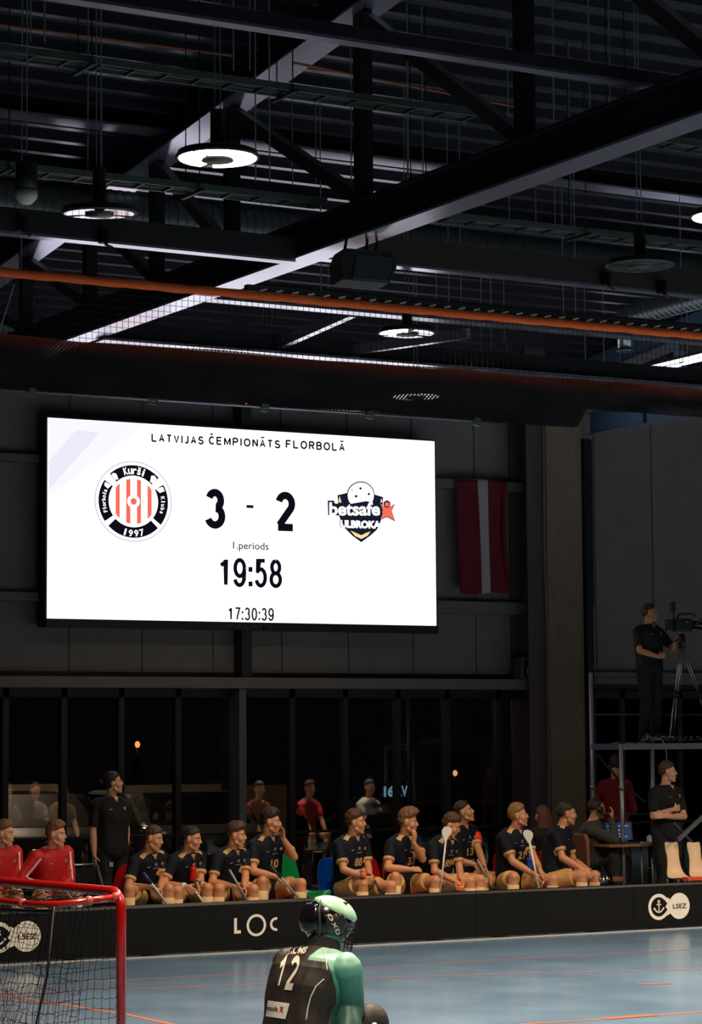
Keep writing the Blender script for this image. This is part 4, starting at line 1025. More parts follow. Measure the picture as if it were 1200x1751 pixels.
def human(label, loc, yaw, J, head=(50, 0, 0), fit=None, hs='short', hc='brown', group=None, vox=.0085, s=1.0, skin='skin', seated=True, hair_kw=None, cat='person'):
    fit = fit or {}
    root = empty('person', loc, radians(yaw), label, cat, group)
    g = {k: (V(v) if not isinstance(v, list) else [V(x) for x in v]) for k, v in J.items()}
    pel, neck, hcn = g['pelvis'], g['neck'], g['head']
    tw = radians(fit.get('twist', 0)); T = (neck-pel).normalized()
    side = V((cos(tw), sin(tw), 0)); side = (side-T*side.dot(T)).normalized(); front = -(T.cross(side)).normalized()
    if front.y > 0 and abs(tw) < 1.5: front = -front
    L = (neck-pel).length; k = L/.5; bw = fit.get('wide', 1.0)*s
    mid = (pel+neck)/2-front*fit.get('slump', .035)
    def spine(t): return pel*(1-t)**2+mid*2*t*(1-t)+neck*t*t
    PR = [(-.22, .10, .08), (-.12, .155, .12), (0, .165, .128), (.2, .155, .12), (.4, .158, .122), (.6, .172, .128), (.78, .185, .122), (.88, .178, .108), (.95, .135, .088), (1.0, .092, .075), (1.06, .066, .066), (1.11, .06, .06)]
    def torso(mb, f, lo=-.3, hi=2, n=24):
        R = []
        for t, a, b in PR:
            if t < lo or t > hi: continue
            c = spine(max(0, t)) if t <= 1 else neck+(hcn-neck).normalized()*(t-1)*.5
            if t < 0: c = pel+T*t*.5
            row = []
            for j in range(n):
                q = 2*pi*j/n; cx, sy = cos(q), sin(q)
                r = (abs(cx)**2.6+abs(sy)**2.6)**(-1/2.6)
                row.append(c+side*cx*r*(a*bw+f)+front*sy*r*(b*bw+f))
            R.append(row)
        mb.rings(R)
    shd = [spine(.86)+side*e*(.178*bw)*1.0 for e in (-1, 1)]
    drop = fit.get('shrug', 0); shd = [p+T*drop for p in shd]
    arms = []
    for i in (0, 1):
        e = (-1, 1)[i]; hd = g['hands'][i]
        pole = g['poles'][i] if 'poles' in g else V((e*.6, .5, -.6))
        el, wr = ik(shd[i], hd, .29*s, .25*s, pole)
        if 'elbows' in g and g['elbows'][i].length > 0: el = g['elbows'][i]; wr = hd
        arms.append((shd[i], el, wr))
    # --- body
    b = MB(); torso(b, -.022)
    Mh = Matrix.Translation(hcn) @ Matrix.Rotation(radians(head[0]), 4, 'Z') @ Matrix.Rotation(-radians(head[1]), 4, 'X') @ Matrix.Rotation(radians(head[2]), 4, 'Y')
    headgeo(b, Mh, s, fit.get('hw', 1)); nb = Mh @ V((0, .022, -.065)); b.cap(nb, neck-T*.03, .052*s, .06*s)
    for i in (0, 1):
        a, el, wr = arms[i]; e = (-1, 1)[i]
        b.cap(a, el, .042*s, .041*s); b.cap(el, (el+wr)/2, .043*s, .040*s); b.cap((el+wr)/2, wr, .040*s, .026*s)
        d = g['hdir'][i] if 'hdir' in g else (wr-el).normalized()
        hand(b, wr, d, g['hnorm'][i] if 'hnorm' in g else V((0, 0, -1)), -e if fit.get('thumbin', True) else e, s*.98, fit.get('curl', .7))
    kn, an = g['knees'], g['ankles']; hips = [pel+side*e*.09*bw-T*.02 for e in (-1, 1)]
    for i in (0, 1):
        b.cap(hips[i], kn[i], .082*bw, .058*s); b.cap(kn[i], kn[i]*.65+an[i]*.35, .057*s, .056*s); b.cap(kn[i]*.65+an[i]*.35, an[i], .056*s, .038*s)
        b.ell(kn[i]+(kn[i]-hips[i]).normalized()*.012, (.052*s, .05*s, .056*s))
    remesh(b, 'body', MATS[skin], root, vox*.85, 5)
    # --- top
    top = fit.get('top', navy); trim_m = fit.get('trim', gold); sl = fit.get('sleeve', .72)
    j = MB(); torso(j, .010, -.15 if fit.get('tuck') else -.3, 1.0)
    for i in (0, 1):
        a, el, wr = arms[i]
        a0 = a-side*(-1, 1)[i]*.03; j.ell(a-T*.005, (.074*s, .074*s, .070*s)) if sl > 1.5 else None
        if sl < 1.5:
            j.cap(a0, a+(el-a)*.1, .066*s, .066*s); j.cap(a, a+(el-a)*sl, .064*s, .062*s, 16, False) if False else j.rings(ringcyl(a, a+(el-a)*sl, .066*s, .057*s))
        else:
            j.cap(a, el, .070*s, .060*s); j.cap(el, el+(wr-el)*.95, .055*s, .04*s)
    cA = [neck+side*e*.055+T*.03+front*.03 for e in (-1, 1)]; cB = [neck+side*e*.135-T*.035+front*.045 for e in (-1, 1)]
    def fn(c, n):
        if fit.get('stripe', True):
            for i in (0, 1):
                q = cB[i]-cA[i]; t = (c-cA[i]).dot(q)/q.dot(q)
                if -.35 < t < 1.0 and ((c-cA[i])-q*t).length < .03 and n.dot(T*.8+front*.6) > .55:
                    if abs((c-cA[i]-q*t).dot(front)) < .026: return 1
        if sl < 1.5 and fit.get('cuff', True):
            for a, el, wr in arms:
                q = el-a; t = (c-a).dot(q)/q.dot(q)
                if t > sl-.10 and ((c-a)-q*t).length < .085*s and t < sl+.1: return 1
        if sl > 1.5 and fit.get('piping'):
            for a, el, wr in arms:
                q = el-a; t = (c-a).dot(q)/q.dot(q)
                if 0 < t < 1 and abs((c-a-q*t).dot(side)) < .008 and (c-a-q*t).dot(front) > .02: return 1
        dv = neck-c; up_ = dv.dot(T); sx_ = abs(dv.dot(side))
        if fit.get('vneck', True) and n.dot(front) > .2 and -.03 < up_ < .05 and sx_ < (.05-up_)*.6: return 2
        return 0
    jo = remesh(j, fit.get('topname', 'jersey'), [top, trim_m, MATS[skin]], root, vox*fit.get('jvox', .82), 3, fn, disp=fit.get('fold', .010), dscale=11)
    # --- bottom
    bot = fit.get('bottom', tan_); q = MB(); q.ell(pel-T*.02, (.175*bw, .135*bw, .125*bw)); 
    long_ = fit.get('long', False)
    for i in (0, 1):
        if long_:
            q.cap(hips[i], kn[i], .098*bw, .075*s); q.cap(kn[i], an[i]+V((0, 0, -.01)), .074*s, .058*s)
        else: q.rings(ringcyl(hips[i], hips[i]+(kn[i]-hips[i])*fit.get('short', .72), .105*bw, .092*s)); q.ell(hips[i], (.1*bw,)*3)
    remesh(q, 'trousers' if long_ else 'shorts', bot, root, vox*1.3, 2, None, disp=.012, dscale=12)
    if not long_:
        for i in (0, 1):
            a = kn[i]+(an[i]-kn[i])*.17; MB().tube([a, kn[i]*.6+an[i]*.4, an[i]], [.062*s, .062*s, .046*s], 16).build('sock', fit.get('sock', sockm), root, True)
    for i in (0, 1):
        f = V((0, -1, 0)); f = V(fit['foot'][i]) if 'foot' in fit else f; A = an[i]
        sh = MB(); sd = V((-f.y, f.x, 0)); zf = A.z-.085
        out = [(-.07, .03), (-.05, .042), (.05, .042), (.13, .05), (.19, .035), (.205, 0), (.19, -.035), (.13, -.048), (.05, -.038), (-.05, -.04), (-.07, -.03)]
        R = []
        for z, k_ in ((0, 1), (.02, 1.02), (.045, .95), (.075, .7), (.1, .5)):
            R.append([V((A.x, A.y, zf+z))+f*(u*(k_ if u > 0 else .95)+0)+sd*v*k_ for u, v in out])
        sh.rings(R).build('shoe', fit.get('shoe', MATS['black']), root, True)
    # --- head details
    kw = dict(s=s, seed=(sum(map(ord, label)) % 17)); kw.update(hair_kw or {})
    if hs != 'none': hair(Mh, hs, HAIRM[hc], root, **kw)
    facebits(Mh, root, s, hc)
    # --- prints
    up = T; ch = spine(.78); ps = MATS['white']
    rt = -side if False else side
    num = fit.get('num')
    if num: proj_print(root, jo, 'number', num, gold, spine(.53), rt, up, front, .045*len(num)+.015, .09, .03)
    if fit.get('marks', True):
        proj_print(root, jo, 'tick_mark', None, ps, spine(.77)-side*.085, rt, up, front, .045, .022, polys=SWOOSH)
        if num is not None:
            proj_print(root, jo, 'figure_emblem', None, MATS['mark_grey'], spine(.79), rt, up, front, .045, .04, polys=FIG)
            proj_print(root, jo, 'sponsor_line', None, MATS['mark_grey'], spine(.71), rt, up, front, .075, .008, polys=BARQ)
        proj_print(root, jo, 'crest', None, MATS['mark_crest'], spine(.77)+side*.085, rt, up, front, .032, .038, polys=CREST)
    if fit.get('banner'):
        o = proj_print(root, jo, 'banner_patch', None, ps, spine(.33), rt, up, front, .15, .06, polys=([(x/4, y) for x in range(5) for y in (0, 1)], [[2*i, 2*i+2, 2*i+3, 2*i+1] for i in range(4)]))
        proj_print(root, o, 'banner_text', fit['banner'], MATS['black'], spine(.33), rt, up, front, .12, .03, .03)
    return root, dict(arms=arms, Mh=Mh, spine=spine, side=side, front=front, T=T, top=jo, hips=hips)
def ringcyl(p, q, r0, r1, seg=16, n=6):
    p = V(p); q = V(q); d = (q-p).normalized(); a = d.cross(V((0, 0, 1)) if abs(d.z) < .9 else V((1, 0, 0))).normalized(); b = d.cross(a)
    return [[p+(q-p)*i/n+(a*cos(2*pi*j/seg)+b*sin(2*pi*j/seg))*(r0+(r1-r0)*i/n) for j in range(seg)] for i in range(n+1)]
mat('mark_grey', '#8f9096', .6); mat('mark_crest', '#a8864a', .6)

def seated(label, px, py, Yp, hands, knees, lean=.2, yaw=0, head=(50, 0, 0), dx=0, fit=None, poles=None, hdir=None, hnorm=None, zp=.5, **kw):
    """px,py = head centre in the photograph, at the depth of the seat; hands/knees = (px, py, forward distance)"""
    if yaw == 0: yaw = 14; head = (head[0]-14, head[1], head[2])
    hd = at(px, py, Yp-lean); loc = V((hd.x-dx, Yp, 0)); Rz = Matrix.Rotation(-radians(yaw), 3, 'Z')
    Lc = lambda w: Rz @ (V(w)-loc)
    s = kw.get('s', 1.0)
    hl = Lc(hd); nk = hl+V((0, .055, -.112*s)); 
    nk += (V((0, 0, zp))-nk)*.02
    J = dict(pelvis=(0, 0, zp), neck=nk, head=hl, hands=[Lc(at(a, b, Yp-f)) for a, b, f in hands], knees=[Lc(at(a, b, Yp-f)) for a, b, f in knees])
    J['ankles'] = [V((k.x*1.02, k.y+.02, .10)) for k in J['knees']]
    if poles: J['poles'] = poles
    if hdir: J['hdir'] = hdir
    if hnorm: J['hnorm'] = hnorm
    f = dict(num='', slump=.05); f.update(fit or {})
    if f['num'] == '': f['num'] = None if f.get('nonum') else f['num']
    return human(label, loc, yaw, J, head, f, **kw)

# ---- seats
def seatmat(n, c): return mat('seat_'+n, c, .18, coat=.4)
SEATC = dict(green='#0d7a3e', blue='#0a3f96', red='#b01418', orange='#a83a12')
def bucket(x, y, col, label, rz=0, group='plastic bucket seats along the players bench'):
    root = empty('bucket_seat', (x, y, 0), radians(rz), label, 'seat', group)
    prof = [(-.24, .35), (-.23, .385), (-.12, .365), (.05, .36), (.15, .39), (.20, .52), (.235, .64), (.265, .76), (.28, .80)]
    R = []
    for i, (yy, zz) in enumerate(prof):
        t = i/(len(prof)-1); hw = .215-.02*t if t < .75 else .20-.09*((t-.75)/.25)**2
        row = []
        for j in range(11):
            u = -1+j/5; lift = .05*abs(u)**3*(1 if i < 5 else .0); fw = -.05*abs(u)**3*(0 if i < 5 else 1)
            row.append(V((u*hw, yy+fw, zz+lift)))
        R.append(row)
    vs = [p for r in R for p in r]; n = 11
    fs = [(i*n+j, i*n+j+1, (i+1)*n+j+1, (i+1)*n+j) for i in range(len(R)-1) for j in range(n-1)]
    o = MB().add(vs, fs).build('shell', seatmat(col, SEATC[col]), root, True)
    md = o.modifiers.new('s', 'SOLIDIFY'); md.thickness = .012; m2 = o.modifiers.new('u', 'SUBSURF'); m2.levels = 1; m2.render_levels = 1
    for sx in (-.16, .16):
        for sy in (-.17, .15): MB().tube([(sx, sy, .37), (sx*1.1, sy*1.1, 0)], .012, 8).build('leg', MATS['galv_dark'], root, True)
    return root

def stick(p, q, col, label, r=.013, grip=None, blade=False, bcol=None):
    p = V(p); q = V(q); root = empty('floorball_stick', q, 0, label, 'stick'); inv = Matrix.Translation(-q)
    MB().tube([p, q], [r, r*.9], 10).build('shaft', col, root, True, tf=inv)
    if grip: MB().tube([p, p+(q-p)*.35], r+.003, 10).build('grip', grip, root, True, tf=inv)
    if blade:
        d = (p-q).normalized(); sd = V((Rv.x, Rv.y, 0)).normalized()
        mb = MB(); out = [(u*.95, v*.62) for u, v in [(-.012, 0), (-.03, .06), (-.05, .12), (-.055, .18), (-.035, .235), (0, .25), (.035, .235), (.06, .19), (.05, .12), (.02, .05), (.012, 0)]]
        c = p; A = [c+sd*u+d*v for u, v in out]; B = [x+V((0, .012, 0)) for x in A]; n = len(out)
        mb.add(A+B, [tuple(range(n)), tuple(range(n, 2*n))[::-1]]+[(i, (i+1) % n, n+(i+1) % n, n+i) for i in range(n)])
        bl_ = mb.build('blade', bcol or MATS['whitegloss'], root, tf=inv, bevel=.003)
        ho = MB()
        for (u, v) in ((0, .20), (-.022, .185), (.022, .19), (0, .165), (-.024, .15), (.022, .15), (0, .13)):
            cc = c+sd*u+d*v*.62+V((0, -.002, 0)); ho.add([cc+sd*.008*cos(a)+d*.010*sin(a) for a in [2*pi*i/8 for i in range(8)]], [tuple(range(8))])
        ho.build('blade_hole', mat('hole', '#55555a', .6), bl_, tf=None)
    return root
# ------------------------------------------------------------------ the bench, left to right
YP = 23.35
DN = [V((.15, -.5, -.75)), V((-.15, -.5, -.75))]; NIN = [V((.7, .3, -.2)), V((-.7, .3, -.2))]
redfit = dict(top=redj, trim=MATS['white'], sleeve=2, stripe=False, piping=True, nonum=True, bottom=tan_, vneck=False, wide=1.03)
seated('player in red jacket cut off by the left edge, looking right', 8, 1427, YP, [(-12, 1515, .3), (22, 1515, .3)], [(-10, 1530, .42), (30, 1528, .42)], .17, 0, (50, -5, 0), fit=dict(redfit), hs='short', hc='light', hair_kw=dict(top=.022), hdir=DN, hnorm=NIN, skin='skin_pale')
seated('player in red long-sleeved jacket with brown hair sitting left of the standing woman', 96, 1428, YP, [(70, 1512, .3), (112, 1512, .3)], [(72, 1528, .42), (132, 1528, .42)], .17, 0, (48, -6, 0), fit=dict(redfit), hs='short', hc='light', hair_kw=dict(top=.026, quiff=.012), hdir=DN, hnorm=NIN, skin='skin_pale')
seated('player in navy jersey holding a blue-gripped stick, nearest the red chair', 262, 1436, YP, [(258, 1517, .42), (273, 1517, .40)], [(221, 1520, .42), (288, 1520, .42)], .2, 0, (46, -12, 6), dx=-.02, fit=dict(num=''), hs='short', hc='brown', hair_kw=dict(top=.02, thick=.008), hdir=DN, hnorm=NIN)
_, i2 = seated('player in navy jersey with white wristband and short dark hair', 328, 1436, YP, [(316, 1515, .42), (337, 1511, .40)], [(303, 1524, .42), (354, 1519, .42)], .2, 0, (48, -10, 0), fit=dict(num='5', hw=1.05), hs='short', hc='dark', hair_kw=dict(top=.010, thick=.007), hdir=[V((.5, -.5, -.5)), V((-.1, -.5, -.8))], hnorm=NIN)
seated('player in navy jersey holding a grey stick, sitting directly left of number 10', 404, 1430, YP, [(400, 1516, .42), (417, 1515, .40)], [(374, 1520, .42), (433, 1521, .42)], .2, 0, (56, -6, 0), dx=.01, fit=dict(num=''), hs='short', hc='brown', hair_kw=dict(top=.03, quiff=.02, thick=.007), hdir=DN, hnorm=NIN)
seated('player in navy number 10 jersey resting his cheek on his raised hand', 463, 1407, YP+.1, [(474, 1500, .42), (484, 1434, .36)], [(449, 1508, .42), (514, 1511, .36)], .17, 0, (58, -4, 0), dx=-.02, fit=dict(num='10', slump=.03), hs='short', hc='dark', hair_kw=dict(top=.028, quiff=.012), s=1.04,
       poles=[V((-.7, .2, -.6)), V((.9, -.1, -1.2))], hdir=[V((.7, -.3, -.5)), V((-.12, -.05, 1))], hnorm=[V((.2, .5, -.6)), V((-.9, .2, 0))])
seated('curly brown-haired player in navy with a white chest banner beside the blue seat', 608, 1408, YP+.05, [(625, 1501, .42), (631, 1493, .34)], [(620, 1512, .42), (668, 1515, .50)], .15, 0, (56, 0, 0), dx=.01, fit=dict(num='88', banner='betsafe', slump=.03), hs='short', hc='brown', hair_kw=dict(top=.026, thick=.010, rough=.014), s=1.02,
       hdir=[V((.8, -.3, -.6)), V((.2, -.5, -.6))], hnorm=NIN)
seated('wavy-haired player in navy number 33 jersey with his hand over his mouth', 698, 1407, YP+.05, [(704, 1487, .40), (707, 1442, .36)], [(676, 1500, .42), (744, 1506, .40)], .17, 0, (52, -8, 0), dx=-.01, fit=dict(num='33', slump=.04), hs='short', hc='light', hair_kw=dict(top=.034, quiff=.03, thick=.009, rough=.014), s=1.03,
       poles=[V((-.8, .2, -.7)), V((.6, -.2, -1.2))], hdir=[V((1, -.2, 0)), V((.1, -.15, 1))], hnorm=[V((0, .6, -.6)), V((-.3, 1, .1))])
p13, i13 = seated('player in dark jersey number 13 with red captain armband looking up, in the second row', 794, 1390, YP+.55, [(812, 1478, .40), (829, 1484, .42)], [(826, 1508, .55), (866, 1506, .55)], .13, 0, (52, 14, 0), dx=-.04, fit=dict(num='13', banner='betsafe', slump=.02), hs='short', hc='dark', hair_kw=dict(top=.010, thick=.008), s=1.02,
       hdir=[V((.3, -.5, -.6)), V((-.1, -.5, -.8))], hnorm=NIN)
seated('player in navy number 89 jersey with bowed head behind a raised white blade', 771, 1413, YP, [(778, 1507, .42), (788, 1503, .40)], [(804, 1506, .42), (820, 1504, .40)], .24, 0, (50, -26, 0), dx=.06, fit=dict(num='89', slump=.06), hs='short', hc='brown', hair_kw=dict(top=.026, thick=.010, rough=.012), hdir=DN, hnorm=NIN)
seated('blond player in navy number 21 jersey holding an upright white stick', 886, 1396, YP+.05, [(911, 1494, .42), (925, 1493, .40)], [(878, 1500, .42), (945, 1503, .42)], .17, 0, (58, 4, 0), dx=-.0, fit=dict(num='21', slump=.03), hs='short', hc='blond', hair_kw=dict(top=.022, thick=.008), s=1.03,
       hdir=[V((.35, -.3, -.8)), V((-.05, -.3, -.9))], hnorm=[V((.8, .3, 0)), V((-.8, .3, 0))])
seated('rightmost bench player in navy turned right with hands together between his knees', 969, 1393, YP+.05, [(997, 1487, .34), (1003, 1486, .20)], [(995, 1497, .36), (1016, 1497, .16)], .05, 38, (32, -4, 0), dx=.13, fit=dict(nonum=True, slump=.06, vneck=False), hs='short', hc='dark', hair_kw=dict(top=.012, thick=.009), s=1.05,
       hdir=[V((.2, -.6, -.5)), V((-.1, -.6, -.6))], hnorm=NIN)
# wristband, captain band
a, el, wr = i2['arms'][0]; r_ = _
d_ = (wr-el).normalized(); MB().tube([wr-d_*.035, wr+d_*.005], .033, 16).build('wristband', MATS['white'], _, True, label='white wristband')
a, el, wr = i2['arms'][1]; d_ = (wr-el).normalized()
chk = mat('band_check', '#1a1a1c', .7); wb = MB().tube([wr-d_*.05, wr+d_*.01], .036, 16).build('patterned_wristband', chk, _, True)
wmb = MB()
for k in range(9):
    t = k*2.4; c_ = wr+d_*(-.04+.006*k); u = d_.cross(V((0, 0, 1))).normalized(); v2 = d_.cross(u); n_ = u*cos(t)+v2*sin(t)
    wmb.ell(c_+n_*.034, (.009, .009, .009), None, 8, 6)
wmb.build('band_spot', MATS['white'], wb, True)
a, el, wr = i13['arms'][1]
MB().tube([a+(el-a)*.30, a+(el-a)*.45, a+(el-a)*.60], [.080, .079, .077], 20).build('armband', mat('armband', '#f03a22', .5), p13, True, label='red captain armband')

# standing staff -------------------------------------------------------
def standing(label, px, ptop, Y, height, hands, yaw=0, head=(50, 0, 0), fit=None, dx=0, zf=0, **kw):
    """px, ptop = crown of the head in the photograph"""
    t = at(px, ptop, Y); s = height/1.78; base = t.z-height if zf is None else zf
    loc = V((t.x, Y, base)); Rz = Matrix.Rotation(-radians(yaw), 3, 'Z'); Lc = lambda w: Rz @ (V(w)-loc)
    J = dict(pelvis=(0, 0, .96*s), neck=(0, .01, 1.51*s), head=(0, -.03, height-.125*s), knees=[(-.10*s, -.02, .50*s), (.10*s, -.02, .50*s)], ankles=[(-.11*s, .02, .095), (.11*s, .0, .095)])
    J['hands'] = [Lc(at(a, b, Y-f)) for a, b, f in hands]
    if 'elb' in kw: J['elbows'] = [Lc(at(a, b, Y-f)) for a, b, f in kw.pop('elb')]
    for k_ in ('poles', 'hdir', 'hnorm'):
        if k_ in kw: J[k_] = kw.pop(k_)
    f = dict(top=blk, trim=blk, bottom=blk2, long=True, stripe=False, cuff=False, slump=.0, sleeve=.8, nonum=True, num=None, shoe=MATS['black']); f.update(fit or {})
    return human(label, loc, yaw, J, head, f, s=s, **kw)
w_, wi = standing('standing woman in black polo and trousers, dark hair tied back, arms at her sides', 191, 1320, 24.4, at(191, 1320, 24.4).z, [(160, 1482, .05), (214, 1492, .0)], 8, (62, 4, 0), dict(wide=1.06), hs='full', hc='dark', skin='skin_pale',
         hair_kw=dict(top=.006, thick=.008, rough=.003), poles=[V((-.6, .6, 0)), V((.6, .6, 0))], hdir=[V((0, -.1, -1)), V((0, -.1, -1))], hnorm=[V((1, 0, 0)), V((-1, 0, 0))])
MB().ell(wi['Mh'] @ V((0, .125, .02)), (.032, .036, .034)).build('hair_bun', HAIRM['dark'], w_, True)
# RC initials on the trouser leg
tr_ = [o for o in bpy.data.objects if o.parent == w_ and o.name.startswith('trousers')][0]
cRC = Matrix.Rotation(-radians(8), 3, 'Z') @ (at(191, 1478, 24.3)-w_.location)
proj_print(w_, tr_, 'initials', 'RC', MATS['white'], V((cRC.x, 0, cRC.z)), V((1, 0, 0)), V((0, 0, 1)), V((0, -1, 0)), .06, .045, .02)
YC = 23.6
co, ci = standing('coach in black polo shirt standing with folded arms beside the beige chairs', 1138, 1303, YC, at(1138, 1303, YC).z, [(1152, 1384, .27), (1134, 1396, .24)], 12, (50, 0, 0), dict(wide=1.10, slump=0, curl=.9), hs='short', hc='brown', skin='skin_pale',
         hair_kw=dict(top=.014, thick=.008), elb=[(1117, 1396, .06), (1169, 1396, .14)], hdir=[V((.9, .0, .15)), V((-.9, 0.2, .1))], hnorm=[V((0, 1, 0)), V((0, 1, 0))])

# cameraman on the platform -------------------------------------------
YK = 24.5; zdk = at(1110, 1268, YK-.6).z
cm, cmi = standing('cameraman in dark polo standing on the scaffold platform behind a video camera', 1108, 1033, YK, at(1108, 1033, YK).z-zdk, [(1125, 1123, .26), (1152, 1095, .22)], 10, (50, 4, 0), dict(top=mat('polo_navy', '#07080e', .75, bump=.3, bscale=18), wide=1.08), zf=zdk, hs='short', hc='brown',
         hair_kw=dict(top=.008, thick=.007), poles=[V((-.9, .2, -1)), V((.9, .2, -1))], hdir=[V((.9, -.2, .2)), V((.5, -.3, .4))], hnorm=[V((0, 1, 0)), V((-1, 0, 0))])

# man at the desk with headset, woman with long hair ---------------------
dk, di = seated('man in dark hooded top and headset sitting at the desk, hand raised', 1020, 1384, 24.2, [(1046, 1402, .20), (1058, 1440, .2)], [(1050, 1470, .4), (1068, 1474, .2)], .02, 48, (38, -2, 0), dx=-.05, fit=dict(top=mat('hoodie', '#3a3836', .8, bump=.3, bscale=16), sleeve=2, stripe=False, nonum=True, bottom=blk2, long=True, marks=False, slump=.06, wide=1.15, vneck=False), hs='receding', hc='dark', hair_kw=dict(top=.001, thick=.003, rough=.001), s=1.05,
       poles=[V((-.5, -.5, -1)), V((.8, -.1, -1))], hdir=[V((.1, -.1, 1)), V((.6, -.6, 0))], hnorm=[V((0, 1, 0)), V((0, 0, -1))])
Mh = di['Mh']; hp = MB(); hp.tube([Mh @ V((.088*cos(t), .01, .03+.115*sin(t))) for t in [pi*i/14 for i in range(15)]], .008, 8); hp.build('headset_band', MATS['black'], dk, True)
for e in (-1, 1): MB().ell(Mh @ V((e*.09, .005, -.005)), (.025, .04, .045), Mh.to_3x3()).build('headset_cup', MATS['blackgloss'], dk, True)
lw, li = seated('woman seen from behind with long straight auburn hair beside the number 21 player', 927, 1396, 24.3, [(905, 1480, -.1), (955, 1480, -.1)], [(915, 1500, -.45), (960, 1500, -.45)], 0, 170, (10, 0, 0), fit=dict(top=blk, sleeve=2, stripe=False, nonum=True, bottom=blk2, long=True, marks=False, vneck=False, wide=.92), hs='full', hc='auburn', hair_kw=dict(top=.006, thick=.008, rough=.003), s=.97)
Mh = li['Mh']; R = []
for z, wx_, yy, dp in ((.10, .05, .035, .05), (.05, .082, .04, .07), (-.02, .095, .045, .07), (-.10, .105, .06, .055), (-.18, .115, .075, .045), (-.27, .115, .08, .035), (-.32, .09, .08, .02)):
    R.append([Mh @ V((wx_*cos(2*pi*j/24)*(1+.04*sin(7*j)), yy+dp*sin(2*pi*j/24), z)) for j in range(24)])
MB().rings(R).build('long_hair', HAIRM['auburn'], lw, True)
# figure in red and black half hidden behind the scaffold
rb, _x = standing('person in red top and black trousers half hidden behind the scaffold post', 1052, 1292, 25.2, at(1052, 1292, 25.2).z, [(1060, 1395, -.1), (1044, 1395, -.1)], 120, (0, -20, 0), dict(top=mat('dark_red_top', '#7a0c12', .8), sleeve=2, marks=False, wide=.8), hs='full', hc='dark', poles=[V((-.9, .1, -1)), V((.9, .1, -1))])

# ------------------------------------------------------------------ seats, bottles, sticks
def seat_under(px, col, label, y=YP, rz=0): bucket(at(px, 1500, y).x, y+.03, col, label, rz)
SEATS = [(8, 'red', 'red bucket seat under the leftmost red-jacket player'), (262, 'green', 'green bucket seat under the player with the blue-gripped stick'), (328, 'orange', 'orange-brown bucket seat under the player with the white wristband'),
         (404, 'red', 'red bucket seat under the player left of number 10'), (461, 'orange', 'dark orange bucket seat under number 10'), (697, 'orange', 'orange bucket seat under number 33'),
         (768, 'green', 'green bucket seat under number 89'), (886, 'red', 'red bucket seat under number 21'), (955, 'orange', 'orange bucket seat under the rightmost bench player')]
for px, c_, lab in SEATS: seat_under(px, c_, lab)
bucket(at(214, 1500, YP+.1).x, YP+.25, 'red', 'empty red bucket seat half seen behind the woman in black', -60)
bucket(at(514, 1500, YP+.1).x, YP+.12, 'green', 'empty glossy green bucket seat beside number 10', 24).scale = (1.05, 1.05, 1.12)
bucket(at(580, 1500, YP+.1).x, YP+.05, 'blue', 'blue bucket seat under the curly-haired player with the banner', 0)
bucket(at(652, 1500, YP+.1).x, YP+.2, 'red', 'red bucket seat between the players numbered 88 and 33', 10)
bucket(at(800, 1500, YP+.6).x, YP+.6, 'blue', 'blue bucket seat of the number 13 player in the second row')
# dark folding chair left
fx = at(160, 1500, YP+.1).x
fc = empty('folding_chair', (fx, YP+.15, 0), radians(10), 'empty black folding chair in front of the standing woman', 'chair')
MB().prism([(-.2, .0), (.2, .0), (.2, .22), (.17, .28), (-.17, .28), (-.2, .22)], .185, .2, 'y').build('backrest', mat('chair_vinyl', '#1c1d1f', .25), fc, tf=Matrix.Translation((0, 0, .5)))
MB().box((-.2, -.22, .42), (.2, .18, .45)).build('seat', MATS['blackgloss'], fc, bevel=.01)
for sx in (-.2, .2):
    MB().tube([(sx, .2, .8), (sx, -.18, 0)], .012, 8).build('leg', MATS['chrome'], fc, True)
    MB().tube([(sx, -.2, .43), (sx, .22, 0)], .012, 8).build('leg', MATS['chrome'], fc, True)
MB().tube([(-.2, .2, .62), (-.2, .2, .76), (-.15, .2, .81), (.15, .2, .81), (.2, .2, .76), (.2, .2, .62)], .011, 8).build('top_rail', MATS['chrome'], fc, True)
# brown office chair of the desk man
bx = at(995, 1470, 23.8); oc = empty('office_chair', (bx.x+.24, 23.8, 0), radians(78), 'brown padded chair with rounded back behind the desk man', 'chair')
MB().prism([(-.19, .42), (.19, .42), (.22, .62), (.21, .90), (.15, .97), (-.15, .97), (-.21, .90), (-.22, .62)], .2, .25, 'y').build('backrest', mat('chair_brown', '#7a4a30', .6), oc, bevel=.02)
MB().box((-.22, -.22, .42), (.22, .22, .48)).build('seat', MATS['chair_brown'], oc, bevel=.02)
for sx in (-.2, .2):
    for sy in (-.2, .2): MB().tube([(sx, sy, .42), (sx*1.05, sy*1.05, 0)], .013, 8).build('leg', MATS['chrome'], oc, True)
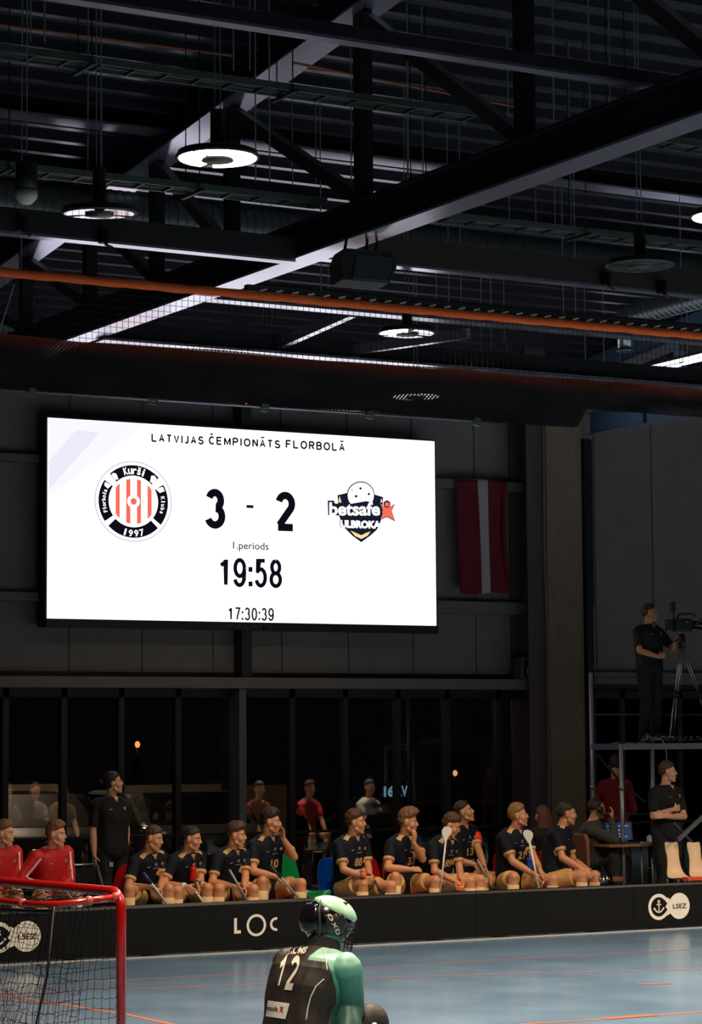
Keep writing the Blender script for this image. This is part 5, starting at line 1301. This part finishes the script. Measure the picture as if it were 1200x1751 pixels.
# beige shell seats at the right
for k, (px, lab) in enumerate(((1174, 'left beige shell chair at the right edge behind the boards'), (1212, 'right beige shell chair cut off by the right edge'))):
    c_ = at(px, 1500, 22.45); sh = empty('shell_chair', (c_.x, 22.55, 0), radians(-8), lab, 'chair', 'beige shell chairs at the right')
    bg = mat('beige_shell', '#d8b894', .45); R = []
    zt_ = at(px, 1441, 22.55).z
    z0_ = .50
    pr = [(-.2, z0_+.02, .13), (-.05, z0_, .14), (.08, z0_+.01, .13), (.13, z0_+.07, .095), (.15, z0_+.2, .075), (.17, zt_-.12, .085), (.19, zt_-.03, .09), (.195, zt_, .078)]
    vs = [(u*w2, y2+.02*(u*u), z2+.01*u*u) for y2, z2, w2 in pr for u in (-1, -.6, -.2, .2, .6, 1)]
    o = MB().add(vs, [(i*6+j, i*6+j+1, i*6+j+7, i*6+j+6) for i in range(len(pr)-1) for j in range(5)]).build('shell', bg, sh, True)
    md = o.modifiers.new('s', 'SOLIDIFY'); md.thickness = .012; m2 = o.modifiers.new('u', 'SUBSURF'); m2.levels = 2; m2.render_levels = 2
    for sx in (-.11, .11):
        for sy in (-.15, .1): MB().tube([(sx, sy, z0_), (sx*1.2, sy*1.2, 0)], .012, 8).build('leg', MATS['chrome'], sh, True)
a = at(1171, 1503, 22.2); b = at(1230, 1501, 22.2)
tag(MB().bar(a, b, .10, .035).build('bench_rail', mat('rail_orange', '#d0442a', .5)), 'orange-red strip along the top of the boards at the right edge', 'rail')
a = at(1159, 1436, 22.6); b = at(1215, 1384, 22.6); sr = empty('handrail', b, 0, 'slanting grey metal bar rising to the right edge beside the coach', 'rail'); inv = Matrix.Translation(-b)
MB().bar(a, b, .03, .045).build('bar', mat('rail_grey', '#5c6062', .4, .5), sr, tf=inv)
MB().bar(at(1152, 1408, 22.8), at(1182, 1440, 22.8), .03, .03).build('cross_bar', mat('rail_dark', '#2c2a2a', .5), sr, tf=inv)

# sticks
W_ = mat('shaft_white', '#dcdcd8', .35); GR = mat('shaft_grey', '#9aa0a4', .35); BL = mat('grip_blue', '#2c3c7c', .5); DK = mat('shaft_dark', '#303236', .4)
yk = YP-.42
stick(at(245, 1492, yk-.02), at(285, 1545, yk-.1), W_, 'white floorball stick with blue grip held by the first navy player', grip=BL)
stick(at(331, 1520, yk-.03), at(349, 1545, yk-.1), W_, 'white floorball stick held by the player with the white wristband')
stick(at(392, 1487, yk-.02), at(423, 1541, yk-.1), GR, 'light grey floorball stick held by the player left of number 10')
stick(at(462, 1480, yk), at(514, 1540, yk-.1), GR, 'grey stick with dark grip slanting across the number 10 player', grip=DK)
stick(at(640, 1505, yk), at(652, 1527, yk-.05), DK, 'dark thin stick held by the curly-haired player')
stick(at(816, 1470, YP+.1), at(836, 1506, YP+.0), GR, 'short grey stick held by the number 13 player')
stick(at(906, 1443, yk), at(923, 1530, yk-.05), W_, 'upright white stick with perforated white blade held by number 21', blade=True)
stick(at(762, 1438, yk+.02), at(752, 1530, yk), W_, 'stick with white blade raised in front of the bowed face of number 89', r=.010, blade=True)
stick(at(104, 1512, yk), at(131, 1548, yk-.05), W_, 'white stick leaning by the knee of the red-jacket player')
# drinking bottles
def bottle(px, py, Y, col, label, h=.2):
    c_ = at(px, py, Y); r_ = empty('drinking_bottle', (c_.x, Y, c_.z-h/2), 0, label, 'bottle')
    mc = mat('bottle_'+col.strip('#'), col, .25, coat=.3)
    MB().tube([(0, 0, 0), (0, 0, .01), (0, 0, h*.5), (0, 0, h*.56), (0, 0, h*.62), (0, 0, h*.8), (0, 0, h*.84)], [.03, .034, .034, .03, .034, .033, .022], 16).build('body', mc, r_, True)
    MB().tube([(0, 0, h*.84), (0, 0, h*.92), (0, 0, h)], [.02, .012, .009], 12).build('cap', mc, r_, True)
bottle(330, 1492, YP-.22, '#c81a1a', 'red drinking bottle held against the jersey of the white-wristband player', .17)
bottle(905, 1475, YP-.25, '#0e3f9a', 'blue drinking bottle held between number 21 and his stick', .17)
bottle(786, 1515, yk-.03, '#ff7a3c', 'small orange bottle in the hands of number 89', .10)
bottle(621, 1492, yk+.02, '#e8824a', 'orange bottle in the hands of the curly-haired player', .10)
bottle(1110, 1434, 24.15, '#c8c8c0', 'small pale cup standing at the right end of the desk', .09)

# desk with laptop
dx0 = at(1018, 1447, 24.0).x; dx1 = at(1107, 1447, 24.0).x; zt_d = at(1080, 1443, 23.8).z
dsk = empty('desk', ((dx0+dx1)/2, 24.0, 0), 0, 'wooden-topped folding desk with grey legs left of the coach', 'desk'); hw = (dx1-dx0)/2
MB().box((-hw, -.28, zt_d-.03), (hw, .32, zt_d)).build('desk_top', MATS['wood'], dsk, bevel=.004)
for sx in (hw*.35, hw*.75):
    for sy in (-.2, .25): MB().tube([(sx, sy, zt_d-.03), (sx+.02, sy, 0)], .012, 8).build('leg', MATS['galv'], dsk, True)
MB().bar((hw*.35, -.2, zt_d-.28), (hw+.1, -.2, zt_d-.28), .015, .015).build('stretcher', MATS['galv'], dsk)
lc = at(1062, 1422, 24.0); lp = empty('laptop', (lc.x, 24.0, zt_d), radians(-20), 'open laptop with blue screen on the desk', 'laptop')
MB().box((-.17, -.16, 0), (.17, .08, .018)).build('base', MATS['black'], lp)
MB().add([(-.17, .08, .02), (.17, .08, .02), (.17, .15, .25), (-.17, .15, .25), (-.17, .092, .02), (.17, .092, .02), (.17, .162, .25), (-.17, .162, .25)], [(0, 1, 2, 3), (7, 6, 5, 4), (0, 4, 5, 1), (1, 5, 6, 2), (2, 6, 7, 3), (3, 7, 4, 0)]).build('lid', MATS['black'], lp)
MB().add([(-.155, .083, .035), (.155, .083, .035), (.155, .143, .235), (-.155, .143, .235)], [(0, 1, 2, 3)]).build('screen', mat('laptop_screen', '#101a2c', .3, emit='#24406a', es=.5), lp)
mb = MB()
for zz, x0_, x1_ in ((.19, -.13, -.05), (.19, .0, .12), (.14, -.12, .06), (.10, -.12, .02), (.07, -.12, .1)):
    yy = .083+(zz-.035)*.3-.002; mb.add([(x0_, yy, zz), (x1_, yy, zz), (x1_, yy+.004, zz+.013), (x0_, yy+.004, zz+.013)], [(0, 1, 2, 3)])
mb.build('screen_text_lines', mat('laptop_lines', '#203050', .3, emit='#8fa8d0', es=.5), lp)
pc = at(1092, 1436, 23.95); pp = empty('papers', (pc.x, 23.95, zt_d), 0, 'stack of papers and a dark case on the desk right of the laptop', 'papers')
MB().box((-.09, -.1, 0), (.09, .1, .012)).build('paper_stack', mat('paper_blue', '#8ab0c8', .6), pp); MB().box((-.11, -.06, .012), (-.02, .06, .04)).build('case', MATS['black'], pp, bevel=.005)

# dark reflective bag on the floor by the desk
c_ = at(1035, 1493, 23.6); bg_ = empty('equipment_bag', (c_.x, 23.7, 0), 0, 'shiny black equipment bag standing below the desk', 'bag')
mb = MB(); mb.ell((0, 0, .32), (.16, .18, .30)); o = mb.build('body', MATS['blackgloss'], bg_, True); MB().tube([(-.1, -.02, .6), (-.05, -.02, .68), (.05, -.02, .68), (.1, -.02, .6)], .012, 8).build('handle', MATS['black'], bg_, True)

# ------------------------------------------------------------------ scaffold platform
sg_ = mat('scaffold', '#85868e', .35, .4); YF = 23.9
xL = at(1063, 1270, YF).x; YR = 23.9; 
while 600+FPX*((V((xL, YR, 2))-V((0, 0, CAMH))).dot(Rv))/((V((xL, YR, 2))-V((0, 0, CAMH))).dot(Fv)) > 1013: YR += .01
xR = at(1290, 1270, YF).x; zD = at(1110, 1272, YF).z
sf = empty('scaffold_platform', (xL, YF, 0), 0, 'grey tubular scaffold platform carrying the cameraman', 'platform'); inv = Matrix.Translation(-sf.location)
for px, Y, top_ in ((1013, YR, at(1013, 1150, YR).z), (1063, YF, zD), (1116, YF, zD), (1270, YF, zD)):
    x = at(px, 1350, Y).x; MB().tube([(x, Y, 0), (x, Y, top_)], .025, 12).build('post', sg_, sf, True, tf=inv)
    MB().tube([(x, Y, 1.45), (x, Y, 1.50)], .034, 12).build('coupler', MATS['galv'], sf, True, tf=inv)
MB().box((xL, YF, zD-.05), (xR, YR, zD)).build('deck', mat('deck_board', '#3a3836', .7), sf, tf=inv)
MB().bar((xL, YF-.01, zD-.03), (xR, YF-.01, zD-.03), .04, .07).build('edge_beam', sg_, sf, tf=inv)
MB().bar((xL-.01, YF, zD-.03), (xL-.01, YR, zD-.03), .04, .07).build('side_beam', mat('scaffold_side', '#6a6a80', .4, .4), sf, tf=inv)
MB().tube([at(1016, 1285, YR), at(1055, 1330, YR), at(1102, 1372, YR)], .017, 8).build('diagonal_brace', mat('brace_grey', '#3c3c40', .5, .3), sf, True, tf=inv)
MB().tube([at(1020, 1391, YR-.4), at(1115, 1392, YR-.4)], .012, 8).build('ledger', MATS['brace_grey'], sf, True, tf=inv)
MB().tube([at(1013, 1222, YR), at(1290, 1222, YR)], .01, 8).build('guard_rail', MATS['brace_grey'], sf, True, tf=inv)
# cables lying on the deck
cb = mat('cable_grey', '#8c8478', .5)
for k, (x0_, x1_, lab) in enumerate(((1045, 1118, 'pale cable trailing along the left of the platform deck'), (1096, 1150, 'loops of cable at the cameraman feet'), (1140, 1205, 'tangled cables on the deck below the tripod'))):
    pts = []; n_ = 46
    for i in range(n_+1):
        t = i/n_; px = x0_+(x1_-x0_)*t; Y = YF+.25+.15*sin(i*.5+k); q_ = at(px, 1266, Y); lp_ = .03+.045*max(0, sin(i*.75+k*2))
        pts.append((q_.x+.035*cos(i*.9), Y, zD+.012+lp_*(k > 0)+.012*(k == 0 and i > 40)))
    tag(MB().tube(pts, .008, 6).build('cable', cb, None, True), lab, 'cable')
cp = [at(x, y, YF-.03) for x, y in ((1124, 1262), (1131, 1264), (1136, 1272), (1139, 1285), (1140, 1302))]; cp[0].y += .1; 
tag(MB().tube(cp, .007, 6).build('cable', cb, None, True), 'single cable hanging over the platform edge above the coach', 'cable')
# tripod and video camera
YT = 24.05; hd_ = at(1166, 1092, YT); tp = empty('tripod', (hd_.x, YT, zD), 0, 'silver-legged camera tripod on the platform', 'tripod'); inv = Matrix.Translation(-tp.location)
al = mat('alu', '#9a968e', .3, .8)
for (fx_, fy_, dY) in ((1143, 1262, 0), (1150, 1262, .35), (1222, 1236, .15)):
    f_ = at(fx_, fy_, YT+dY); f_.z = zD+.01; top_ = at(1166, 1105, YT); lg = MB(); d_ = V((.018, 0, 0))
    mid_ = top_*.5+f_*.5
    lg.tube([top_-d_, mid_-d_], .010, 8).tube([top_+d_, mid_+d_], .010, 8).tube([mid_-d_*.3, f_], .011, 8); o = lg.build('leg', al, tp, True, tf=inv)
    MB().tube([mid_+(top_-mid_)*.06, mid_-(top_-mid_)*.06], .026, 10).build('leg_clamp', MATS['black'], o, True, tf=inv)
MB().tube([at(1166, 1108, YT), at(1166, 1084, YT)], [.045, .035], 14).build('fluid_head', MATS['black'], tp, True, tf=inv)
MB().tube([at(1166, 1090, YT), at(1150, 1098, YT+.2), at(1142, 1103, YT+.25)], .009, 8).build('pan_handle', MATS['black'], tp, True, tf=inv)
vcc = at(1168, 1068, YT); vc = empty('video_camera', vcc, radians(-12), 'black shoulder video camera with a flip-up viewfinder on the tripod', 'camera')
MB().box((-.13, -.06, -.08), (.10, .06, .07)).build('body', MATS['black'], vc, bevel=.015)
MB().tube([(.09, 0, 0), (.20, 0, 0), (.21, 0, 0), (.28, 0, 0)], [.045, .05, .06, .062], 18).build('lens', MATS['blackgloss'], vc, True)
MB().box((-.14, -.05, -.07), (-.22, .05, .06)).build('battery', MATS['black'], vc, bevel=.01)
MB().tube([(-.08, 0, .07), (-.06, 0, .12), (.12, 0, .13), (.16, 0, .10)], .014, 8).build('carry_handle', MATS['black'], vc, True)
MB().box((-.16, -.03, .15), (-.11, .03, .27)).build('viewfinder', MATS['black'], vc, bevel=.008)
MB().bar((-.12, 0, .05), (-.13, 0, .17), .015, .015).build('viewfinder_arm', MATS['black'], vc)
for p in ((.02, -.064, .03), (.16, -.055, .02)): MB().ell(p, (.009, .006, .009)).build('switch', MATS['chrome'], vc, True)
# ------------------------------------------------------------------ goalkeeper kneeling in front of the goal
GY = 12.95; P0 = at(513, 1800, GY); gloc = V((P0.x, GY, 0)); gyaw = 105
Rg = Matrix.Rotation(-radians(gyaw), 3, 'Z'); LG = lambda w: Rg @ (V(w)-gloc)
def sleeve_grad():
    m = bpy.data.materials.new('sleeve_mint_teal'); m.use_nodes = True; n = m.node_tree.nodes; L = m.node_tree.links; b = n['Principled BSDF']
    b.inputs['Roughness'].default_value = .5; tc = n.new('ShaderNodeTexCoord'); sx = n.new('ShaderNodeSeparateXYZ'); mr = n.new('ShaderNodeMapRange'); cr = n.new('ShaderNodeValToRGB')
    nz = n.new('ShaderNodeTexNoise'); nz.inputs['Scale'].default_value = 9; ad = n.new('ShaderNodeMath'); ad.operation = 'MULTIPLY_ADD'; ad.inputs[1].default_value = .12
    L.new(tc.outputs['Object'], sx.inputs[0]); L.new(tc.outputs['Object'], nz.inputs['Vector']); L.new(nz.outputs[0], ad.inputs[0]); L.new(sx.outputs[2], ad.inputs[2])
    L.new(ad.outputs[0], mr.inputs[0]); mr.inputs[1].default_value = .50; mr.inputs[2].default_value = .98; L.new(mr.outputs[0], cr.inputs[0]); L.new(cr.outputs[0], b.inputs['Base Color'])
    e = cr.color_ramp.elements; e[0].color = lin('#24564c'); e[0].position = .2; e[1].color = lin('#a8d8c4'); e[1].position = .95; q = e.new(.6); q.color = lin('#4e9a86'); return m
SG = sleeve_grad()
gj = mat('keeper_black', '#241c19', .6, bump=.3, bscale=12)
Jg = dict(pelvis=LG(P0+V((0, 0, -.02))), neck=LG(at(551, 1626, GY+.05)), head=LG(at(563, 1580, GY+.08)),
          hands=[LG(at(598, 1792, GY-.34)), LG(at(640, 1770, GY+.30))], knees=[LG(at(630, 1752, GY-.12)), LG(at(610, 1800, GY+.35))])
Jg['ankles'] = [V((Jg['knees'][0].x, Jg['knees'][0].y+.22, .10)), V((Jg['knees'][1].x, Jg['knees'][1].y+.3, .10))]
Jg['elbows'] = [LG(at(596, 1722, GY-.16)), V((0, 0, 0))]
Jg['poles'] = [V((-1, -.3, .1)), V((1, 0, 0))]
gfit = dict(top=gj, trim=SG, sleeve=2, stripe=False, nonum=True, num=None, marks=False, bottom=blk2, long=True, vneck=False, wide=1.28, slump=.10, fold=.012, jvox=.5, curl=.9)
gr, gi = human('goalkeeper in black and mint jersey number 12 kneeling beside the red goal', gloc, gyaw, Jg, (-36, -8, 0), gfit, hs='none', vox=.0085, s=1.12)
# colour the near sleeve and far sleeve mint
jo = gi['top']; a, el, wr = gi['arms'][0]
def seg(c, p, q): t = max(0, min(1, (c-p).dot(q-p)/(q-p).dot(q-p))); return (c-p-(q-p)*t).length
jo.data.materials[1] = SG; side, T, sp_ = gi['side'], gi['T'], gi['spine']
ids = []
for p in jo.data.polygons:
    c = p.center; lat = (c-sp_(.8)).dot(side); k = 0
    for i, (a, el, wr) in enumerate(gi['arms']):
        d = min(seg(c, a, el), seg(c, el, wr)); e = (-1, 1)[i]
        if i == 0 and lat*e > .15 and d < .13: k = 1
        if lat*e > .10 and i == 0 and (c-sp_(.8)).dot(T) > .03: k = 1
    ids.append(k)
jo.data.polygons.foreach_set('material_index', ids)
# bulk of the padded upper sleeve
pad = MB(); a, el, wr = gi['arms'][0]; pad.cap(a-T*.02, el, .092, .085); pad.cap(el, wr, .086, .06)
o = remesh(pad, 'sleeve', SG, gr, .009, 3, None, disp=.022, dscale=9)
def cast_quad(ob, root, quad, name, m, s=None, bold=.03, n=8, polys=None, off=.007):
    """lay lettering on a surface: quad = four picture corners (tl, tr, br, bl) looked up on the cloth"""
    inv = root.matrix_world.inverted() if False else (Matrix.Translation(gloc) @ Matrix.Rotation(radians(gyaw), 4, 'Z')).inverted()
    bv = BVHTree.FromPolygons([v.co for v in ob.data.vertices], [p.vertices[:] for p in ob.data.polygons])
    if s: vs, fs, _ = text_mb(s, bold, sub=2)
    elif polys: vs, fs = polys
    else:
        vs = [(i/n, j/n) for i in range(n+1) for j in range(n+1)]; fs = [(i*(n+1)+j, (i+1)*(n+1)+j, (i+1)*(n+1)+j+1, i*(n+1)+j+1) for i in range(n) for j in range(n)]
    tl, tr, br, bl = quad; out = []; last = None; o3 = inv @ V((0, 0, CAMH))
    for u, v in vs:
        px = (bl[0]*(1-u)+br[0]*u)*(1-v)+(tl[0]*(1-u)+tr[0]*u)*v; py = (bl[1]*(1-u)+br[1]*u)*(1-v)+(tl[1]*(1-u)+tr[1]*u)*v
        d = (inv.to_3x3() @ ray(px, py)).normalized(); hit = bv.ray_cast(o3, d)
        if hit[0] is not None: last = hit[0]-d*off; dist = (hit[0]-o3).length
        else: last = o3+d*(dist if 'dist' in dir() else 15)
        out.append(last)
    return MB().add(out, fs).build(name, m, root)
K = lambda x, y: (420+x/4.286, 1500+y/4.286)
wprint = mat('print_white', '#d8d2c8', .6)
def numpoly(txt, w=.20):
    vs = []; fs = []; n = len(txt)
    for i, ch in enumerate(txt):
        for st_ in GLY[ch]:
            P = []
            for (x0, z0), (x1, z1) in zip(st_, st_[1:]):
                k = max(1, int(((x1-x0)**2+(z1-z0)**2)**.5/.12))
                P += [(x0+(x1-x0)*q/k, z0+(z1-z0)*q/k) for q in range(k)]
            P.append(st_[-1]); asp = .42
            v, f = ribbon([((i*.56+.44*(.12+.76*x))/asp, .1+.8*z) for x, z in P], w)
            o = len(vs); vs += [(p.x*asp, p.z) for p in v]; fs += [[a+o for a in q] for q in f]
    return vs, fs
cast_quad(jo, gr, [K(262, 572), K(412, 572), K(342, 830), K(196, 815)], 'number', wprint, polys=numpoly('12'))
cast_quad(jo, gr, [K(325, 512), K(462, 509), K(432, 558), K(312, 565)], 'name_lettering', wprint, 'ROMS', .045)
cast_quad(jo, gr, [K(163, 903), K(322, 925), K(290, 1040), K(145, 1019)], 'sponsor_patch', wprint, off=.005)
cast_quad(jo, gr, [K(152, 938), K(240, 950), K(232, 985), K(148, 972)], 'patch_text', mat('print_ink', '#1a1614', .6), 'etsafe', .02, off=.009)
cast_quad(jo, gr, [K(248, 942), K(282, 946), K(276, 996), K(244, 990)], 'patch_star', mat('print_red', '#a82418', .6), polys=FIG, off=.009)
def cast_line(ob, pts, name, m, r=.004):
    inv = (Matrix.Translation(gloc) @ Matrix.Rotation(radians(gyaw), 4, 'Z')).inverted(); o3 = inv @ V((0, 0, CAMH))
    bv = BVHTree.FromPolygons([v.co for v in ob.data.vertices], [p.vertices[:] for p in ob.data.polygons]); P = []
    for (x0, y0), (x1, y1) in zip(pts, pts[1:]):
        for i in range(5):
            d = (inv.to_3x3() @ ray(x0+(x1-x0)*i/5, y0+(y1-y0)*i/5)).normalized(); h = bv.ray_cast(o3, d)
            if h[0] is not None: P.append(h[0]-d*.002)
    if len(P) > 2: MB().tube(P, r, 6).build(name, m, gr, True)
cast_line(jo, [K(*p) for p in ((575, 745), (515, 800), (475, 880), (455, 960), (440, 1070))], 'piping', wprint)
cast_line(jo, [K(*p) for p in ((556, 455), (575, 540), (590, 620), (600, 700))], 'piping', wprint)
# helmet
MB().cap(gi['Mh'] @ V((0, .02, -.05)), Jg['neck']-V((0, 0, .03)), .088, .11).build('neck_guard', MATS['cloth_black'], gr, True)
Mh = gi['Mh']; s = 1.0
def shellpart(name, m, fnk, rad=(.122, .150, .140), c=(0, .012, .012), nu=72, nv=50, base=.93):
    R = []
    for i in range(1, nv):
        t = -pi/2+pi*i/nv; row = []
        for j in range(nu):
            a = 2*pi*j/nu; d = V((cos(t)*cos(a), cos(t)*sin(a), sin(t))); k = max(0, min(1, fnk(d))); f = base+(1-base)*k
            row.append(Mh @ V((c[0]+d.x*rad[0]*f*1.05, c[1]+d.y*rad[1]*f*1.05*(1-.10*max(0, -d.z)), c[2]+d.z*rad[2]*f*1.05)))
        R.append(row)
    return MB().rings(R).build(name, m, gr, True)
hs_ = shellpart('helmet_shell', MATS['blackgloss'], lambda d: 1, (.118, .148, .138), base=.9)
shellpart('helmet_top', mat('mint', '#a9d8bd', .35, coat=.2), lambda d: (d.z-interp(d.y, [(-1, .10), (-.5, .26), (0, .46), (.4, .62), (.75, .9), (.85, 1.5), (1, 1.5)]))*9, (.125, .168, .146), base=.86)
shellpart('helmet_side', mat('helm_side', '#2a2a2e', .35), lambda d: min((.42-d.z)*9, (d.z+.55)*9, (.25-d.y)*9, (d.y+.72)*9), (.124, .152, .138), base=.86)
shellpart('helmet_jaw', mat('teal', '#2f7a68', .4), lambda d: min((-.38-d.z)*10, (d.z+.85)*9, (.25-d.y)*9, (d.y+.75)*9), (.122, .152, .150), base=.86)
shellpart('helmet_back_pad', mat('helm_back', '#101014', .15, coat=.6), lambda d: min((d.y-.42)*8, (d.z+.6)*8, (.75-d.z)*8), (.125, .165, .142), base=.88)
rim = MB(); rim.tube([Mh @ V((.118*cos(t), .075+.01*sin(3*t), .01+.138*sin(t))) for t in [2*pi*i/30 for i in range(30)]], .008, 8, True); rim.build('helmet_rim', mat('rim_grey', '#3c3c40', .3), gr, True)
cg = MB()
for z in (-.10, -.07, -.04, -.01, .02): cg.tube([Mh @ V((.105*sin(t)*(1+z), -.03-.122*cos(t)*(1-abs(z)), z-.02)) for t in [radians(-75+15*i) for i in range(11)]], .0035, 6)
for a_ in (-60, -30, 0, 30, 60): cg.tube([Mh @ V((.105*sin(radians(a_)), -.03-.122*cos(radians(a_)), z)) for z in (-.14, -.05, .03)], .0035, 6)
cg.build('face_cage', MATS['black'], gr, True)
sd_ = [o for o in bpy.data.objects if o.parent == gr and o.name.startswith('helmet_side')][0]
cast_quad(sd_, gr, [K(590, 262), K(618, 250), K(700, 410), K(660, 440)], 'helmet_lettering', wprint, None, polys=([(0, 0), (1, 0), (1, 1), (0, 1)], [])) if False else None
for ch, qd in (('O', [(598, 270), (628, 258), (655, 300), (612, 318)]),):
    pass
def hl(ch, tl, tr, br, bl): cast_quad(sd_, gr, [K(*tl), K(*tr), K(*br), K(*bl)], 'helmet_lettering', wprint, ch, .03, off=.006)
# letters run down the side of the helmet, rotated a quarter turn
hl('O', (622, 258), (648, 318), (618, 325), (592, 265)); hl('X', (652, 325), (680, 372), (652, 378), (628, 335)); hl('D', (682, 375), (694, 420), (664, 428), (655, 385))
vm = MB()
for e in (-1, 1): vm.ell(Mh @ V((e*.05, -.07, .135)), (.012, .018, .008), Mh.to_3x3())
vm.build('helmet_vent', MATS['black'], gr, True)
MB().ell(Mh @ V((-.108, -.045, .055)), (.014, .022, .02), Mh.to_3x3()).build('helmet_hinge', MATS['black'], gr, True)
# knee pad
kp = LG(at(633, 1752, GY-.12)); kd = MB(); kd.ell(kp, (.105, .12, .125)); kd.cap(kp, kp*.4+Jg['ankles'][0]*.6, .085, .07)
remesh(kd, 'knee_pad', mat('pad_black', '#141212', .6, bump=.2, bscale=20), gr, .01, 2)
cst = MB().ell(LG(at(640, 1752, GY-.25)), (.012, .02, .012)).build('pad_emblem', mat('mint', '#a9d8bd'), gr, True)

# ------------------------------------------------------------------ people off to the right whose mirror images show in the windows
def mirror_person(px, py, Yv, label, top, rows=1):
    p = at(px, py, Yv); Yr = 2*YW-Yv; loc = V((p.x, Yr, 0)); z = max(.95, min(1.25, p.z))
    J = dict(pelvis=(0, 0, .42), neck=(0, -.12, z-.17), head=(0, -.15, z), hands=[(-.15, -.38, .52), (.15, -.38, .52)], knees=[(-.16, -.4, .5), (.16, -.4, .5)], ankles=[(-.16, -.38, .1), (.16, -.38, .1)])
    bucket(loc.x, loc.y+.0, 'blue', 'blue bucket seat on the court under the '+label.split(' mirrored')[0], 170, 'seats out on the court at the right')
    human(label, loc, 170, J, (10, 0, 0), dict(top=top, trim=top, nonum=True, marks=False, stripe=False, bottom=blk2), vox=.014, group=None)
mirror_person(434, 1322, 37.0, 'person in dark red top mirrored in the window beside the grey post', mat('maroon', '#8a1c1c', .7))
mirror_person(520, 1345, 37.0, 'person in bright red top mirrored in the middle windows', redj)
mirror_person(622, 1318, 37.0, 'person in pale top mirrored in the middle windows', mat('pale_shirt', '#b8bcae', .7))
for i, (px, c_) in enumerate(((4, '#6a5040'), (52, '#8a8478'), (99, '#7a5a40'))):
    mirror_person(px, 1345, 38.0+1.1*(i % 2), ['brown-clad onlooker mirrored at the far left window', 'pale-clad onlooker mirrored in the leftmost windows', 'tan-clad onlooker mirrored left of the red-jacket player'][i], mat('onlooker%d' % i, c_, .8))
